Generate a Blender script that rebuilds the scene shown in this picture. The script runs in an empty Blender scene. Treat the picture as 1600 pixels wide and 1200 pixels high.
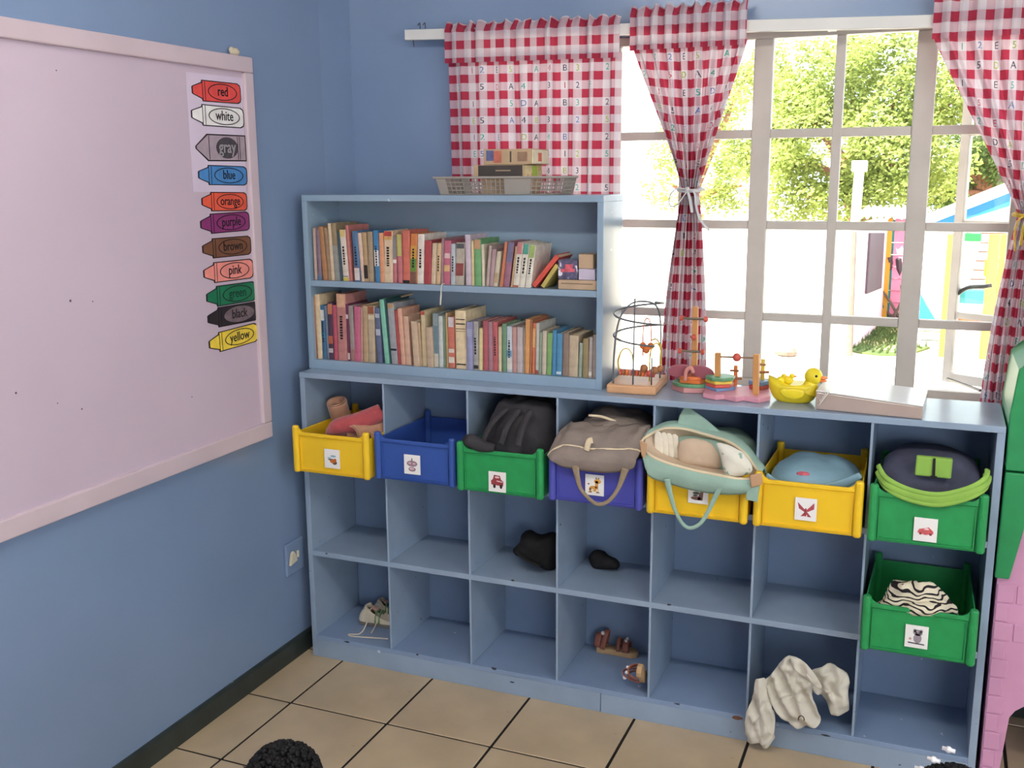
import bpy, math, random
from mathutils import Vector, Matrix, noise
random.seed(7)
SC = bpy.context.scene
COL = SC.collection
PI = math.pi

# ------------------------------------------------------------------ camera
CAM = Vector((1.9312, -2.8431, 1.6605))
RX = Vector((0.92430135, 0.38160586, -0.00663152))
UP = Vector((-0.06996729, 0.1865, 0.97996037))
FW = Vector((-0.3751954, 0.90531471, -0.19908213))
FPX = 1603.506
cd = bpy.data.cameras.new('camera'); cam = bpy.data.objects.new('camera', cd); COL.objects.link(cam)
m3 = Matrix((RX, UP, -FW)).transposed()
cam.matrix_world = Matrix.Translation(CAM) @ m3.to_4x4()
cd.sensor_fit = 'HORIZONTAL'; cd.sensor_width = 36.0; cd.lens = FPX / 1600 * 36
cd.clip_start = 0.05; cd.clip_end = 300
SC.camera = cam
SC.view_settings.view_transform = 'Standard'
SC.view_settings.look = 'None'
SC.view_settings.exposure = 0.0
SC.view_settings.gamma = 1.0
SC.view_settings.use_curve_mapping = False

# ------------------------------------------------------------------ sky, sun, daylight at the other windows
W = bpy.data.worlds.new('sky'); SC.world = W; W.use_nodes = True
bg = W.node_tree.nodes['Background']
bg.inputs[0].default_value = (0.86, 0.94, 1.0, 1); bg.inputs[1].default_value = 4.5
sd = bpy.data.lights.new('sun', 'SUN'); sd.energy = 24.0; sd.angle = 0.009; sd.color = (1.0, 0.95, 0.86)
sun = bpy.data.objects.new('sun', sd); COL.objects.link(sun)
sun.rotation_euler = Vector((0.35, 0.62, -1.0)).to_track_quat('-Z', 'Y').to_euler()
sun.location = (0, -8, 12)

def area(name, loc, look, sx, sy, watts, col):
    d = bpy.data.lights.new(name, 'AREA'); d.shape = 'RECTANGLE'; d.size = sx; d.size_y = sy
    d.energy = watts; d.color = col
    o = bpy.data.objects.new(name, d); COL.objects.link(o)
    o.location = loc; o.rotation_euler = Vector(look).to_track_quat('-Z', 'Y').to_euler()
    return o
# daylight entering the windows of the right wall and of the rear wall (openings built below)
area('daylight_right', (5.42, -3.3, 1.6), (-1, 0, -0.02), 2.6, 1.3, 10, (0.98, 0.98, 1.0))
area('daylight_rear', (4.2, -5.42, 1.6), (0, 1, -0.02), 2.1, 1.3, 46, (1.0, 0.97, 0.93))
def portal(loc, look, sx, sy):
    o = area('sky_portal', loc, look, sx, sy, 1, (1, 1, 1)); o.data.cycles.is_portal = True
portal((1.425, 0.60, 1.525), (0, -1, 0), 1.99, 1.1)

# ------------------------------------------------------------------ helpers
def P(u, v, X=None, Y=None, Z=None):
    """point of the room seen at that place of the photograph on the plane X=, Y= or Z="""
    w = FW + RX * ((u - 800) / FPX) - UP * ((v - 600) / FPX)
    t = (X - CAM.x) / w.x if X is not None else (Y - CAM.y) / w.y if Y is not None else (Z - CAM.z) / w.z
    return CAM + w * t
def lin(c):
    c = c / 255.0
    return c / 12.92 if c <= 0.04045 else ((c + 0.055) / 1.055) ** 2.4
def rgb(c): return (lin(c[0]), lin(c[1]), lin(c[2]), 1.0)

MATS = {}
def mat(name, col, rough=0.55, var=0.10, scale=6.0, bump=0.0, bscale=60.0, spec=0.35, chips=None, objcol=False, sheen=0.0, detail=4.0, trans=0.0):
    if name in MATS: return MATS[name]
    m = bpy.data.materials.new(name); m.use_nodes = True; nt = m.node_tree; N = nt.nodes; L = nt.links
    b = N['Principled BSDF']; b.inputs['Roughness'].default_value = rough
    b.inputs['Specular IOR Level'].default_value = spec
    if sheen: b.inputs['Sheen Weight'].default_value = sheen
    tc = N.new('ShaderNodeTexCoord')
    nz = N.new('ShaderNodeTexNoise'); nz.inputs['Scale'].default_value = scale; nz.inputs['Detail'].default_value = detail
    L.new(tc.outputs['Object'], nz.inputs['Vector'])
    mr = N.new('ShaderNodeMapRange'); mr.inputs[1].default_value = 0.3; mr.inputs[2].default_value = 0.7
    mr.inputs[3].default_value = 1 - var; mr.inputs[4].default_value = 1 + var
    L.new(nz.outputs['Fac'], mr.inputs[0])
    mx = N.new('ShaderNodeVectorMath'); mx.operation = 'SCALE'
    if objcol:
        oi = N.new('ShaderNodeObjectInfo'); L.new(oi.outputs['Color'], mx.inputs[0])
    else:
        mx.inputs[0].default_value = rgb(col)[:3]
    L.new(mr.outputs[0], mx.inputs['Scale'])
    out = mx.outputs[0]
    if chips:
        n2 = N.new('ShaderNodeTexNoise'); n2.inputs['Scale'].default_value = chips[1]; n2.inputs['Detail'].default_value = 3
        L.new(tc.outputs['Object'], n2.inputs['Vector'])
        r2 = N.new('ShaderNodeMapRange'); r2.inputs[1].default_value = chips[2]; r2.inputs[2].default_value = chips[2] + 0.03
        L.new(n2.outputs['Fac'], r2.inputs[0])
        mm = N.new('ShaderNodeMix'); mm.data_type = 'RGBA'
        L.new(r2.outputs[0], mm.inputs[0]); L.new(out, mm.inputs[6]); mm.inputs[7].default_value = rgb(chips[0])
        out = mm.outputs[2]
    L.new(out, b.inputs['Base Color'])
    if bump:
        n3 = N.new('ShaderNodeTexNoise'); n3.inputs['Scale'].default_value = bscale; n3.inputs['Detail'].default_value = 4
        L.new(tc.outputs['Object'], n3.inputs['Vector'])
        bp = N.new('ShaderNodeBump'); bp.inputs['Strength'].default_value = bump; bp.inputs['Distance'].default_value = 0.004
        L.new(n3.outputs['Fac'], bp.inputs['Height']); L.new(bp.outputs[0], b.inputs['Normal'])
    if trans:
        t = N.new('ShaderNodeBsdfTranslucent'); L.new(out, t.inputs['Color'])
        ms = N.new('ShaderNodeMixShader'); ms.inputs[0].default_value = trans
        L.new(b.outputs[0], ms.inputs[1]); L.new(t.outputs[0], ms.inputs[2])
        L.new(ms.outputs[0], N['Material Output'].inputs['Surface'])
    MATS[name] = m
    return m

class MB:
    """collects geometry in world coordinates; build() links it as ONE mesh object"""
    def __init__(s): s.v = []; s.f = []; s.uv = []; s.mi = []; s.cur = 0
    def add(s, vs, fs, uvs=None):
        b = len(s.v); s.v += [Vector(q) for q in vs]
        for k, f in enumerate(fs):
            s.f.append([b + i for i in f]); s.mi.append(s.cur)
            s.uv.append([uvs[i] for i in f] if uvs else None)
    def box(s, a, b):
        x0, x1 = sorted((a[0], b[0])); y0, y1 = sorted((a[1], b[1])); z0, z1 = sorted((a[2], b[2]))
        s.add([(x0,y0,z0),(x1,y0,z0),(x1,y1,z0),(x0,y1,z0),(x0,y0,z1),(x1,y0,z1),(x1,y1,z1),(x0,y1,z1)],
              [(0,3,2,1),(4,5,6,7),(0,1,5,4),(1,2,6,5),(2,3,7,6),(3,0,4,7)])
        return s
    def hexa(s, p):   # eight corners: bottom 4 counter-clockwise, top 4
        s.add(p, [(0,3,2,1),(4,5,6,7),(0,1,5,4),(1,2,6,5),(2,3,7,6),(3,0,4,7)]); return s
    def prism(s, pts, d):  # planar polygon extruded by vector d
        n = len(pts); d = Vector(d); p = [Vector(q) for q in pts]
        s.add(p + [q + d for q in p], [list(range(n))[::-1], list(range(n, 2*n))] + [(i, (i+1) % n, n + (i+1) % n, n + i) for i in range(n)])
        return s
    def ring(s, pts_out, pts_in, d):  # frame between two loops, extruded
        n = len(pts_out); d = Vector(d); A = [Vector(q) for q in pts_out]; B_ = [Vector(q) for q in pts_in]
        vs = A + B_ + [q + d for q in A] + [q + d for q in B_]; fs = []
        for i in range(n):
            j = (i+1) % n
            fs += [(i, j, n+j, n+i), (2*n+i, 3*n+i, 3*n+j, 2*n+j), (i, 2*n+i, 2*n+j, j), (n+i, n+j, 3*n+j, 3*n+i)]
        s.add(vs, fs); return s
    def tube(s, path, r, n=8, cap=True, r2=None, up=None, tw=0.0):
        """swept tube; r a radius or list; r2 the other half-axis (flat straps and limbs)"""
        path = [Vector(q) for q in path]; m = len(path)
        rr = r if isinstance(r, (list, tuple)) else [r] * m
        qq = r2 if isinstance(r2, (list, tuple)) else ([r2] * m if r2 else rr)
        upv = Vector(up) if up else None; prev = None; vs = []
        for i, p in enumerate(path):
            t = (path[min(i+1, m-1)] - path[max(i-1, 0)])
            t = t.normalized() if t.length > 1e-9 else Vector((0,0,1))
            if upv is not None: a = upv - t * upv.dot(t)
            elif prev is not None: a = prev - t * prev.dot(t)
            else:
                a = Vector((0,0,1)) if abs(t.z) < 0.9 else Vector((1,0,0)); a = a - t * a.dot(t)
            if a.length < 1e-6: a = t.orthogonal()
            a.normalize(); prev = a; c = t.cross(a)
            for k in range(n):
                w = 2*PI*k/n + tw
                vs.append(p + a * (rr[i]*math.cos(w)) + c * (qq[i]*math.sin(w)))
        fs = [(i*n+k, i*n+(k+1) % n, (i+1)*n+(k+1) % n, (i+1)*n+k) for i in range(m-1) for k in range(n)]
        if cap: fs += [list(range(n))[::-1], [(m-1)*n+k for k in range(n)]]
        s.add(vs, fs); return s
    def lathe(s, c, prof, n=20, sx=1.0, sy=1.0, ax='z'):
        vs = []
        for r, h in prof:
            for k in range(n):
                w = 2*PI*k/n; q = (r*sx*math.cos(w), r*sy*math.sin(w), h)
                if ax == 'y': q = (q[0], q[2], q[1])
                if ax == 'x': q = (q[2], q[0], q[1])
                vs.append(Vector(c) + Vector(q))
        m = len(prof)
        fs = [(i*n+k, i*n+(k+1) % n, (i+1)*n+(k+1) % n, (i+1)*n+k) for i in range(m-1) for k in range(n)]
        fs += [list(range(n))[::-1], [(m-1)*n+k for k in range(n)]]
        s.add(vs, fs); return s
    def ball(s, c, r, n=12, m=8, amp=0.0, fr=3.0, seed=0.0, zmin=None, power=1.0):
        c = Vector(c); r = Vector(r) if not isinstance(r, (int, float)) else Vector((r, r, r)); vs = []
        def sg(x): return math.copysign(abs(x) ** power, x)
        for i in range(m+1):
            a = PI*i/m
            for k in range(n):
                w = 2*PI*k/n
                d = Vector((sg(math.sin(a))*sg(math.cos(w)), sg(math.sin(a))*sg(math.sin(w)), -sg(math.cos(a))))
                q = Vector((d.x*r.x, d.y*r.y, d.z*r.z))
                if amp: q += q.normalized() * (amp * (noise.noise((q*fr) + Vector((seed, seed*1.7, -seed))) + 0.5*noise.noise(q*fr*2.3 + Vector((seed, 3, 1)))))
                q += c
                if zmin is not None and q.z < zmin: q.z = zmin
                vs.append(q)
        fs = [(i*n+k, i*n+(k+1) % n, (i+1)*n+(k+1) % n, (i+1)*n+k) for i in range(m) for k in range(n)]
        s.add(vs, fs); return s
    def grid(s, fn, nu, nv, uvf=None):
        vs = [fn(i/nu, j/nv) for j in range(nv+1) for i in range(nu+1)]
        uv = [uvf(i/nu, j/nv) for j in range(nv+1) for i in range(nu+1)] if uvf else None
        s.add(vs, [(j*(nu+1)+i, j*(nu+1)+i+1, (j+1)*(nu+1)+i+1, (j+1)*(nu+1)+i) for j in range(nv) for i in range(nu)], uv); return s
    def build(s, name, m, parent=None, smooth=False, bevel=0.0, solid=0.0, sub=0, kind=None, color=None):
        off = Vector((0,0,0)); q = parent
        while q is not None: off += q.location; q = q.parent
        me = bpy.data.meshes.new(name)
        me.from_pydata([tuple(a - off) for a in s.v], [], s.f)
        for k in (m if isinstance(m, (list, tuple)) else [m]): me.materials.append(k)
        if any(s.mi): me.polygons.foreach_set('material_index', s.mi)
        if any(s.uv):
            ul = me.uv_layers.new(name='cloth'); li = 0; dat = []
            for f, uv in zip(s.f, s.uv):
                for k in range(len(f)): dat += list(uv[k]) if uv else [0.0, 0.0]
            ul.data.foreach_set('uv', dat)
        if smooth: me.polygons.foreach_set('use_smooth', [True] * len(me.polygons))
        me.update()
        o = bpy.data.objects.new(name, me); COL.objects.link(o)
        if parent is not None: o.parent = parent
        if solid: md = o.modifiers.new('thick', 'SOLIDIFY'); md.thickness = solid; md.offset = 0
        if bevel:
            md = o.modifiers.new('edge', 'BEVEL'); md.width = bevel; md.segments = 2; md.limit_method = 'ANGLE'; md.angle_limit = 0.7
        if sub: md = o.modifiers.new('smooth', 'SUBSURF'); md.levels = sub; md.render_levels = sub
        if kind: o['kind'] = kind
        if color: o.color = rgb(color)
        return o
def thing(name, loc, label, cat, group=None, kind=None):
    o = bpy.data.objects.new(name, None); COL.objects.link(o); o.location = loc; o.empty_display_size = 0.05
    if label: o['label'] = label
    if cat: o['category'] = cat
    if group: o['group'] = group
    if kind: o['kind'] = kind
    return o
def tag(o, label, cat, group=None):
    o['label'] = label; o['category'] = cat
    if group: o['group'] = group
    return o
def glyph_polys(txt, bold=0.0):
    """flat triangles of a word in the built-in font, baseline at 0, cap height about 0.7"""
    c = bpy.data.curves.new('tmp', 'FONT'); c.body = txt; c.align_x = 'CENTER'; c.resolution_u = 3; c.offset = bold
    o = bpy.data.objects.new('tmp', c); COL.objects.link(o)
    bpy.context.view_layer.update()
    me = bpy.data.meshes.new_from_object(o.evaluated_get(bpy.context.evaluated_depsgraph_get()))
    vs = [(v.co.x, v.co.y) for v in me.vertices]; fs = [list(p.vertices) for p in me.polygons]
    bpy.data.objects.remove(o); bpy.data.meshes.remove(me)
    return vs, fs
def lerp(a, b, t): return a + (b - a) * t
def bez(p, n=12):
    """smooth curve through points (Catmull-Rom)"""
    p = [Vector(q) for q in p]; out = []
    for i in range(len(p)-1):
        a = p[max(i-1, 0)]; b = p[i]; c = p[i+1]; d = p[min(i+2, len(p)-1)]
        for k in range(n):
            t = k/n
            out.append(0.5*((2*b) + (c-a)*t + (2*a-5*b+4*c-d)*t*t + (3*b-a-3*c+d)*t*t*t))
    out.append(p[-1]); return out
def vals(lst, n):
    """resample a list of numbers to n values"""
    o = []
    for i in range(n):
        t = i/(n-1)*(len(lst)-1); k = min(int(t), len(lst)-2); o.append(lerp(lst[k], lst[k+1], t-k))
    return o

# ------------------------------------------------------------------ measured positions of the room
WX = -0.0718                 # left wall
YW = 0.4635                  # back wall (with the window)
ZT = 1.0211; ZTU = 1.0032    # cubby unit top board
Z2T = 0.3945; Z2B = 0.376; ZB = 0.0806; Z1T = 0.708; Z1B = 0.690
YB = 0.2885                  # inside back of the cubby unit
BKF = 0.0707; BKB = 0.2707; BXL = -0.0246; BXR = 1.0178; BZT = 1.6021; BST = 1.3216
CEIL = 2.75
XR_ = 5.5; YR_ = -5.5

# ------------------------------------------------------------------ paints
wall_m = mat('wall_blue_gloss_paint', (125,146,178), 0.24, 0.06, 1.6, 0.10, 5, 0.5)
cub_m = mat('shelf_blue_paint', (129,150,181), 0.36, 0.07, 5, 0.10, 25, 0.45, chips=((190,200,212), 34, 0.735))
cubf_m = mat('shelf_edge_blue_paint', (144,162,184), 0.24, 0.06, 7, 0.08, 25, 0.5, chips=((70,76,88), 30, 0.735))
white_m = mat('white_paint', (226,224,220), 0.5, 0.05, 4)
ceil_m = mat('ceiling_white', (238,236,230), 0.8, 0.03, 2)
LAMP_W = 5.0
# ================================================================== THE ROOM
def struct(o): o['kind'] = 'structure'; return o
OX0, OX1, OZ0, OZ1 = 0.43, 2.42, 0.975, 2.096      # window opening in the back wall
b = MB()
b.box((WX-0.2, YW, -0.05), (OX0, YW+0.2, CEIL)); b.box((OX1, YW, -0.05), (XR_+0.2, YW+0.2, CEIL))
b.box((OX0, YW, -0.05), (OX1, YW+0.2, OZ0)); b.box((OX0, YW, OZ1), (OX1, YW+0.2, CEIL))
struct(b.build('wall_back', wall_m))
b = MB(); b.box((WX-0.2, YR_-0.2, -0.05), (WX, YW, CEIL)); struct(b.build('wall_left', wall_m))
b = MB(); A0, A1, B0, B1 = -4.65, -1.95, 0.9, 2.3
b.box((XR_, YR_-0.2, -0.05), (XR_+0.2, A0, CEIL)); b.box((XR_, A1, -0.05), (XR_+0.2, YW, CEIL))
b.box((XR_, A0, -0.05), (XR_+0.2, A1, B0)); b.box((XR_, A0, B1), (XR_+0.2, A1, CEIL))
struct(b.build('wall_right', wall_m))
b = MB(); A0, A1 = 3.12, 5.28
b.box((WX-0.2, YR_-0.2, -0.05), (A0, YR_, CEIL)); b.box((A1, YR_-0.2, -0.05), (XR_+0.2, YR_, CEIL))
b.box((A0, YR_-0.2, -0.05), (A1, YR_, B0)); b.box((A0, YR_-0.2, B1), (A1, YR_, CEIL))
struct(b.build('wall_rear', wall_m))
b = MB(); b.box((WX-0.2, YR_-0.2, CEIL), (XR_+0.2, YW+0.55, CEIL+0.15)); struct(b.build('ceiling', ceil_m))

# plaster cove in the wall corner, slanted to catch light as a brighter strip
b = MB(); b.prism([(WX, 0.295, 0.072), (WX+0.020, YW, 0.072), (WX, YW, 0.072)], (0, 0, CEIL-0.072)); struct(b.build('trim_1', wall_m))

# added fluorescent fill lamps on the ceiling, unseen, for soft overhead light
tube_m = bpy.data.materials.new('added_fill_tube'); tube_m.use_nodes = True
tb_ = tube_m.node_tree.nodes['Principled BSDF']; tb_.inputs['Emission Color'].default_value = (1, 0.97, 0.92, 1); tb_.inputs['Emission Strength'].default_value = 58.0
def added_ceiling_lamp(x, y, watts, label):
    r = thing('added_ceiling_lamp', (x, y, CEIL), label, 'lamp', 'added ceiling fill lamps')
    b = MB(); b.box((x-0.62, y-0.10, CEIL-0.05), (x+0.62, y+0.10, CEIL)); b.build('housing', white_m, r, bevel=0.004)
    for s_ in (-0.05, 0.05):
        b = MB(); b.tube([(x-0.58, y+s_, CEIL-0.075), (x+0.58, y+s_, CEIL-0.075)], 0.016, 10); b.build('tube', tube_m, r, smooth=True)
    area('added_fill_light', (x, y, CEIL-0.10), (0, 0, -1), 1.2, 0.22, watts, (1.0, 0.965, 0.91))
added_ceiling_lamp(0.95, -2.0, LAMP_W, 'added unseen twin-tube fill lamp nearer the notice board')
added_ceiling_lamp(3.4, -2.0, LAMP_W, 'added unseen twin-tube fill lamp farther from the notice board')

# floor: dark grout bed with every tile in view a piece of its own
grout_m = mat('dark_grout', (26,23,22), 0.9, 0.2, 30)
tile_m = mat('beige_ceramic_tile', (194,173,143), 0.34, 0.13, 5.0, 0.03, 30, 0.45, chips=((158,132,104), 7.0, 0.70))
b = MB(); b.box((WX-0.2, YR_-0.2, -0.06), (XR_+0.2, YW, -0.003)); floor = struct(b.build('floor', grout_m))
T = 0.3517; TX = 0.1016; TY = -0.3106; J = 0.0044
def tile_box(mb, x0, x1, y0, y1):
    mb.hexa([(x0,y0,-0.003),(x1,y0,-0.003),(x1,y1,-0.003),(x0,y1,-0.003),
             (x0+.0012,y0+.0012,0),(x1-.0012,y0+.0012,0),(x1-.0012,y1-.0012,0),(x0+.0012,y1-.0012,0)])
t0 = MB(); tile_box(t0, J, T-J, J, T-J); tile0 = None; rest = MB()
for i in range(-1, 16):
    for j in range(-3, 16):
        x0, x1 = TX+T*i, TX+T*(i+1); y1, y0 = TY-T*j, TY-T*(j+1)
        cx0, cx1, cy0, cy1 = max(x0+J, WX), min(x1-J, XR_), max(y0+J, YR_), min(y1-J, YW)
        if cx1-cx0 < 0.01 or cy1-cy0 < 0.01: continue
        if x0 > 3.0 or y1 < -1.6 or y0 > -0.01: tile_box(rest, cx0, cx1, cy0, cy1); continue
        if cx0 > x0+J+1e-6 or cx1 < x1-J-1e-6 or cy0 > y0+J+1e-6 or cy1 < y1-J-1e-6:
            q = MB(); tile_box(q, cx0, cx1, cy0, cy1); q.build('tile', tile_m, floor)
        elif tile0 is None:
            tile0 = t0.build('tile', tile_m, floor); tile0.location = (x0, y0, 0)
        else:
            c = tile0.copy(); COL.objects.link(c); c.parent = floor; c.location = (x0, y0, 0)
rest.build('tile_field', tile_m, floor, kind='stuff')

skirt_m = mat('black_green_skirting', (44,52,50), 0.4, 0.25, 14, 0.1, 30, 0.5, chips=((150,145,120), 22, 0.76))
b = MB(); b.prism([(WX, YR_, 0), (WX+0.014, YR_, 0), (WX+0.014, YR_, 0.064), (WX+0.007, YR_, 0.071), (WX, YR_, 0.071)], (0, YW-YR_, 0))
struct(b.build('baseboard_left', skirt_m))
b = MB(); b.box((WX+0.015, YW-0.014, 0), (XR_, YW, 0.071)); struct(b.build('baseboard_back', skirt_m))

# ------------------------------------------------------------------ steel window with many panes, right casement open
frame_m = mat('window_frame_white_paint', (196,188,180), 0.45, 0.06, 9, 0.1, 60)
def glass_material():
    m = bpy.data.materials.new('clear_window_glass'); m.use_nodes = True; nt = m.node_tree; N = nt.nodes; L = nt.links
    N.remove(N['Principled BSDF'])
    fr = N.new('ShaderNodeFresnel'); fr.inputs[0].default_value = 1.45
    t = N.new('ShaderNodeBsdfTransparent'); t.inputs[0].default_value = (0.97, 0.985, 0.98, 1)
    g = N.new('ShaderNodeBsdfGlossy'); g.inputs['Roughness'].default_value = 0.02
    mx = N.new('ShaderNodeMixShader'); L.new(fr.outputs[0], mx.inputs[0]); L.new(t.outputs[0], mx.inputs[1]); L.new(g.outputs[0], mx.inputs[2])
    L.new(mx.outputs[0], N['Material Output'].inputs['Surface'])
    tc = N.new('ShaderNodeTexCoord'); nz = N.new('ShaderNodeTexNoise'); nz.inputs['Scale'].default_value = 3
    bp = N.new('ShaderNodeBump'); bp.inputs['Strength'].default_value = 0.02
    L.new(tc.outputs['Object'], nz.inputs['Vector']); L.new(nz.outputs['Fac'], bp.inputs['Height']); L.new(bp.outputs[0], g.inputs['Normal'])
    return m
glass_m = glass_material()
YG = 0.53                                             # plane of the steel frame
win = thing('window_1', (1.4, YG, OZ0), 'white steel window of many small panes in the back wall', None, kind='structure')
xm = [OX0+0.012, P(1193,130,Y=YG).x-0.488, P(1193,130,Y=YG).x, P(1446,130,Y=YG).x, OX1-0.012]
zh = [P(1250,208,Y=YG).z, P(1250,352,Y=YG).z, P(1250,497,Y=YG).z]
ztop, zbot = OZ1-0.012, OZ0+0.012
b = MB(); w = 0.028
b.ring([(OX0,YG-0.018,OZ0),(OX1,YG-0.018,OZ0),(OX1,YG-0.018,OZ1),(OX0,YG-0.018,OZ1)],
       [(OX0+w,YG-0.018,OZ0+w),(OX1-w,YG-0.018,OZ0+w),(OX1-w,YG-0.018,OZ1-w),(OX0+w,YG-0.018,OZ1-w)], (0,0.036,0))
b.build('outer_frame', frame_m, win, bevel=0.003)
for x in xm[1:4]:
    b = MB(); b.box((x-0.029, YG-0.018, OZ0+w), (x+0.029, YG+0.018, OZ1-w)); b.build('mullion', frame_m, win, bevel=0.004)
zs = [OZ0+w] + zh[::-1] + [OZ1-w]
for s in range(4):
    xa = xm[s] + (0.029 if s else 0.016); xb = xm[s+1] - (0.029 if s < 3 else 0.016); xc = (xa+xb)/2 - (0.0 if s < 3 else 0.012)
    if s == 2: xc = P(1312,130,Y=YG).x
    b = MB(); b.box((xc-0.014, YG-0.014, OZ0+w), (xc+0.014, YG+0.014, OZ1-w)); b.build('glazing_bar', frame_m, win, bevel=0.003)
    for z in zh:
        b = MB(); b.box((xa, YG-0.012, z-0.0135), (xb, YG+0.012, z+0.0135)); b.build('glazing_bar', frame_m, win, bevel=0.003)
    if s == 3: continue          # this casement stands open; bars of the grille stay
    for k in range(4):
        for (x0, x1) in ((xa, xc-0.011), (xc+0.011, xb)):
            b = MB(); b.box((x0-0.003, YG-0.0015, zs[k]+0.008), (x1+0.003, YG+0.0015, zs[k+1]-0.008)); b.build('pane', glass_m, win)
# the open casement swings outwards on the right jamb
hx, hy = OX1-0.03, YG+0.03
sw = 0.47; ang = None
best = 1e9
for k in range(200):
    a = k/200*1.5
    q = Vector((hx - sw*math.cos(a), hy + sw*math.sin(a), 1.3)) - CAM
    u = 800 + FPX*q.dot(RX)/q.dot(FW)
    if abs(u-1486) < best: best = abs(u-1486); ang = a
ca, sa = math.cos(ang), math.sin(ang)
def SS(t, z, n=0.0): return Vector((hx - t*ca + n*sa, hy + t*sa + n*ca, z))
def sbar(mb, t0_, t1_, z0, z1, d=0.013):
    mb.hexa([SS(t0_,z0,-d), SS(t1_,z0,-d), SS(t1_,z0,d), SS(t0_,z0,d), SS(t0_,z1,-d), SS(t1_,z1,-d), SS(t1_,z1,d), SS(t0_,z1,d)])
sz0, sz1 = OZ0+0.01, OZ1-0.45
b = MB()
sbar(b, 0, 0.026, sz0, OZ1-0.03); sbar(b, sw-0.026, sw, sz0, OZ1-0.03); sbar(b, 0.026, sw-0.026, sz0, sz0+0.03); sbar(b, 0.026, sw-0.026, OZ1-0.06, OZ1-0.03)
sash = b.build('casement_sash', frame_m, win)
for z in zh:
    q = MB(); sbar(q, 0.026, sw-0.026, z-0.01, z+0.01, 0.01); q.build('sash_bar', frame_m, sash)
zz = [sz0+0.03] + zh[::-1] + [OZ1-0.06]
for k in range(4):
    q = MB(); sbar(q, 0.026, sw-0.026, zz[k]+0.01, zz[k+1]-0.01, 0.0015); q.build('pane', glass_m, sash)
metal_m = mat('dark_metal_handle', (62,58,54), 0.4, 0.2, 20, spec=0.6)
q = MB(); c = SS(sw-0.012, zh[2]+0.055, 0.02)
q.tube([c+Vector((0,0,-0.035)), c+Vector((0,0,0.02))], 0.008, 8); q.tube(bez([c+Vector((0,-0.015,0.012)), c+Vector((0.03,-0.02,0.035)), c+Vector((0.075,-0.02,0.04)), c+Vector((0.1,-0.02,0.045))], 6), 0.007, 8, r2=0.011)
q.build('window_handle', metal_m, sash, smooth=True)
# peg stay at the foot of the sash
q = MB(); q.tube([SS(sw*0.95, sz0+0.012, -0.02), Vector((2.08, YG+0.02, sz0+0.02))], 0.005, 6); q.build('window_stay', metal_m, win)
# inner and outer sill and the reveal boards
sill_m = mat('window_sill_paint', (224,222,218), 0.4, 0.05, 6)
b = MB(); b.box((OX0, YW-0.012, OZ0-0.02), (OX1, YG-0.018, OZ0+0.002)); b.build('window_sill', sill_m, win, bevel=0.003)
# ================================================================== CURTAINS
def curtain_material():
    m = bpy.data.materials.new('red_gingham_cotton'); m.use_nodes = True; nt = m.node_tree; N = nt.nodes; L = nt.links
    b = N['Principled BSDF']; b.inputs['Roughness'].default_value = 0.9; b.inputs['Specular IOR Level'].default_value = 0.1
    uv = N.new('ShaderNodeUVMap'); uv.uv_map = 'cloth'
    sp = N.new('ShaderNodeSeparateXYZ'); L.new(uv.outputs[0], sp.inputs[0])
    def stripe(o, per, ph):
        a = N.new('ShaderNodeMath'); a.operation = 'MULTIPLY_ADD'; a.inputs[1].default_value = 1/per; a.inputs[2].default_value = ph; L.new(o, a.inputs[0])
        f = N.new('ShaderNodeMath'); f.operation = 'FRACT'; L.new(a.outputs[0], f.inputs[0])
        c = N.new('ShaderNodeMath'); c.operation = 'LESS_THAN'; c.inputs[1].default_value = 0.5; L.new(f.outputs[0], c.inputs[0])
        return c.outputs[0]
    a = stripe(sp.outputs[0], PER, 0.0); c = stripe(sp.outputs[1], PER, 0.0)
    ad = N.new('ShaderNodeMath'); ad.operation = 'ADD'; L.new(a, ad.inputs[0]); L.new(c, ad.inputs[1])
    hf = N.new('ShaderNodeMath'); hf.operation = 'MULTIPLY'; hf.inputs[1].default_value = 0.5; L.new(ad.outputs[0], hf.inputs[0])
    rp = N.new('ShaderNodeValToRGB'); rp.color_ramp.interpolation = 'CONSTANT'
    e = rp.color_ramp.elements; e[0].position = 0; e[0].color = rgb((216,208,214)); e[1].position = 0.25; e[1].color = rgb((204,174,184))
    e2 = e.new(0.75); e2.color = rgb((176,58,80))
    L.new(hf.outputs[0], rp.inputs[0])
    t = N.new('ShaderNodeBsdfTranslucent'); L.new(rp.outputs[0], t.inputs[0]); L.new(rp.outputs[0], b.inputs['Base Color'])
    ms = N.new('ShaderNodeMixShader'); ms.inputs[0].default_value = 0.30
    L.new(b.outputs[0], ms.inputs[1]); L.new(t.outputs[0], ms.inputs[2]); L.new(ms.outputs[0], N['Material Output'].inputs['Surface'])
    return m
PER = 0.0545
curt_m = curtain_material()
ink = {k: mat('print_'+k, c, 0.9, 0.05) for k, c in dict(green=(40,170,150), blue=(90,120,180), dark=(70,62,84), lime=(170,190,70), red=(206,60,90)).items()}
GLY = {g: glyph_polys(g) for g in ('1','2','3','4','5','D','A','E','B')}
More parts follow.
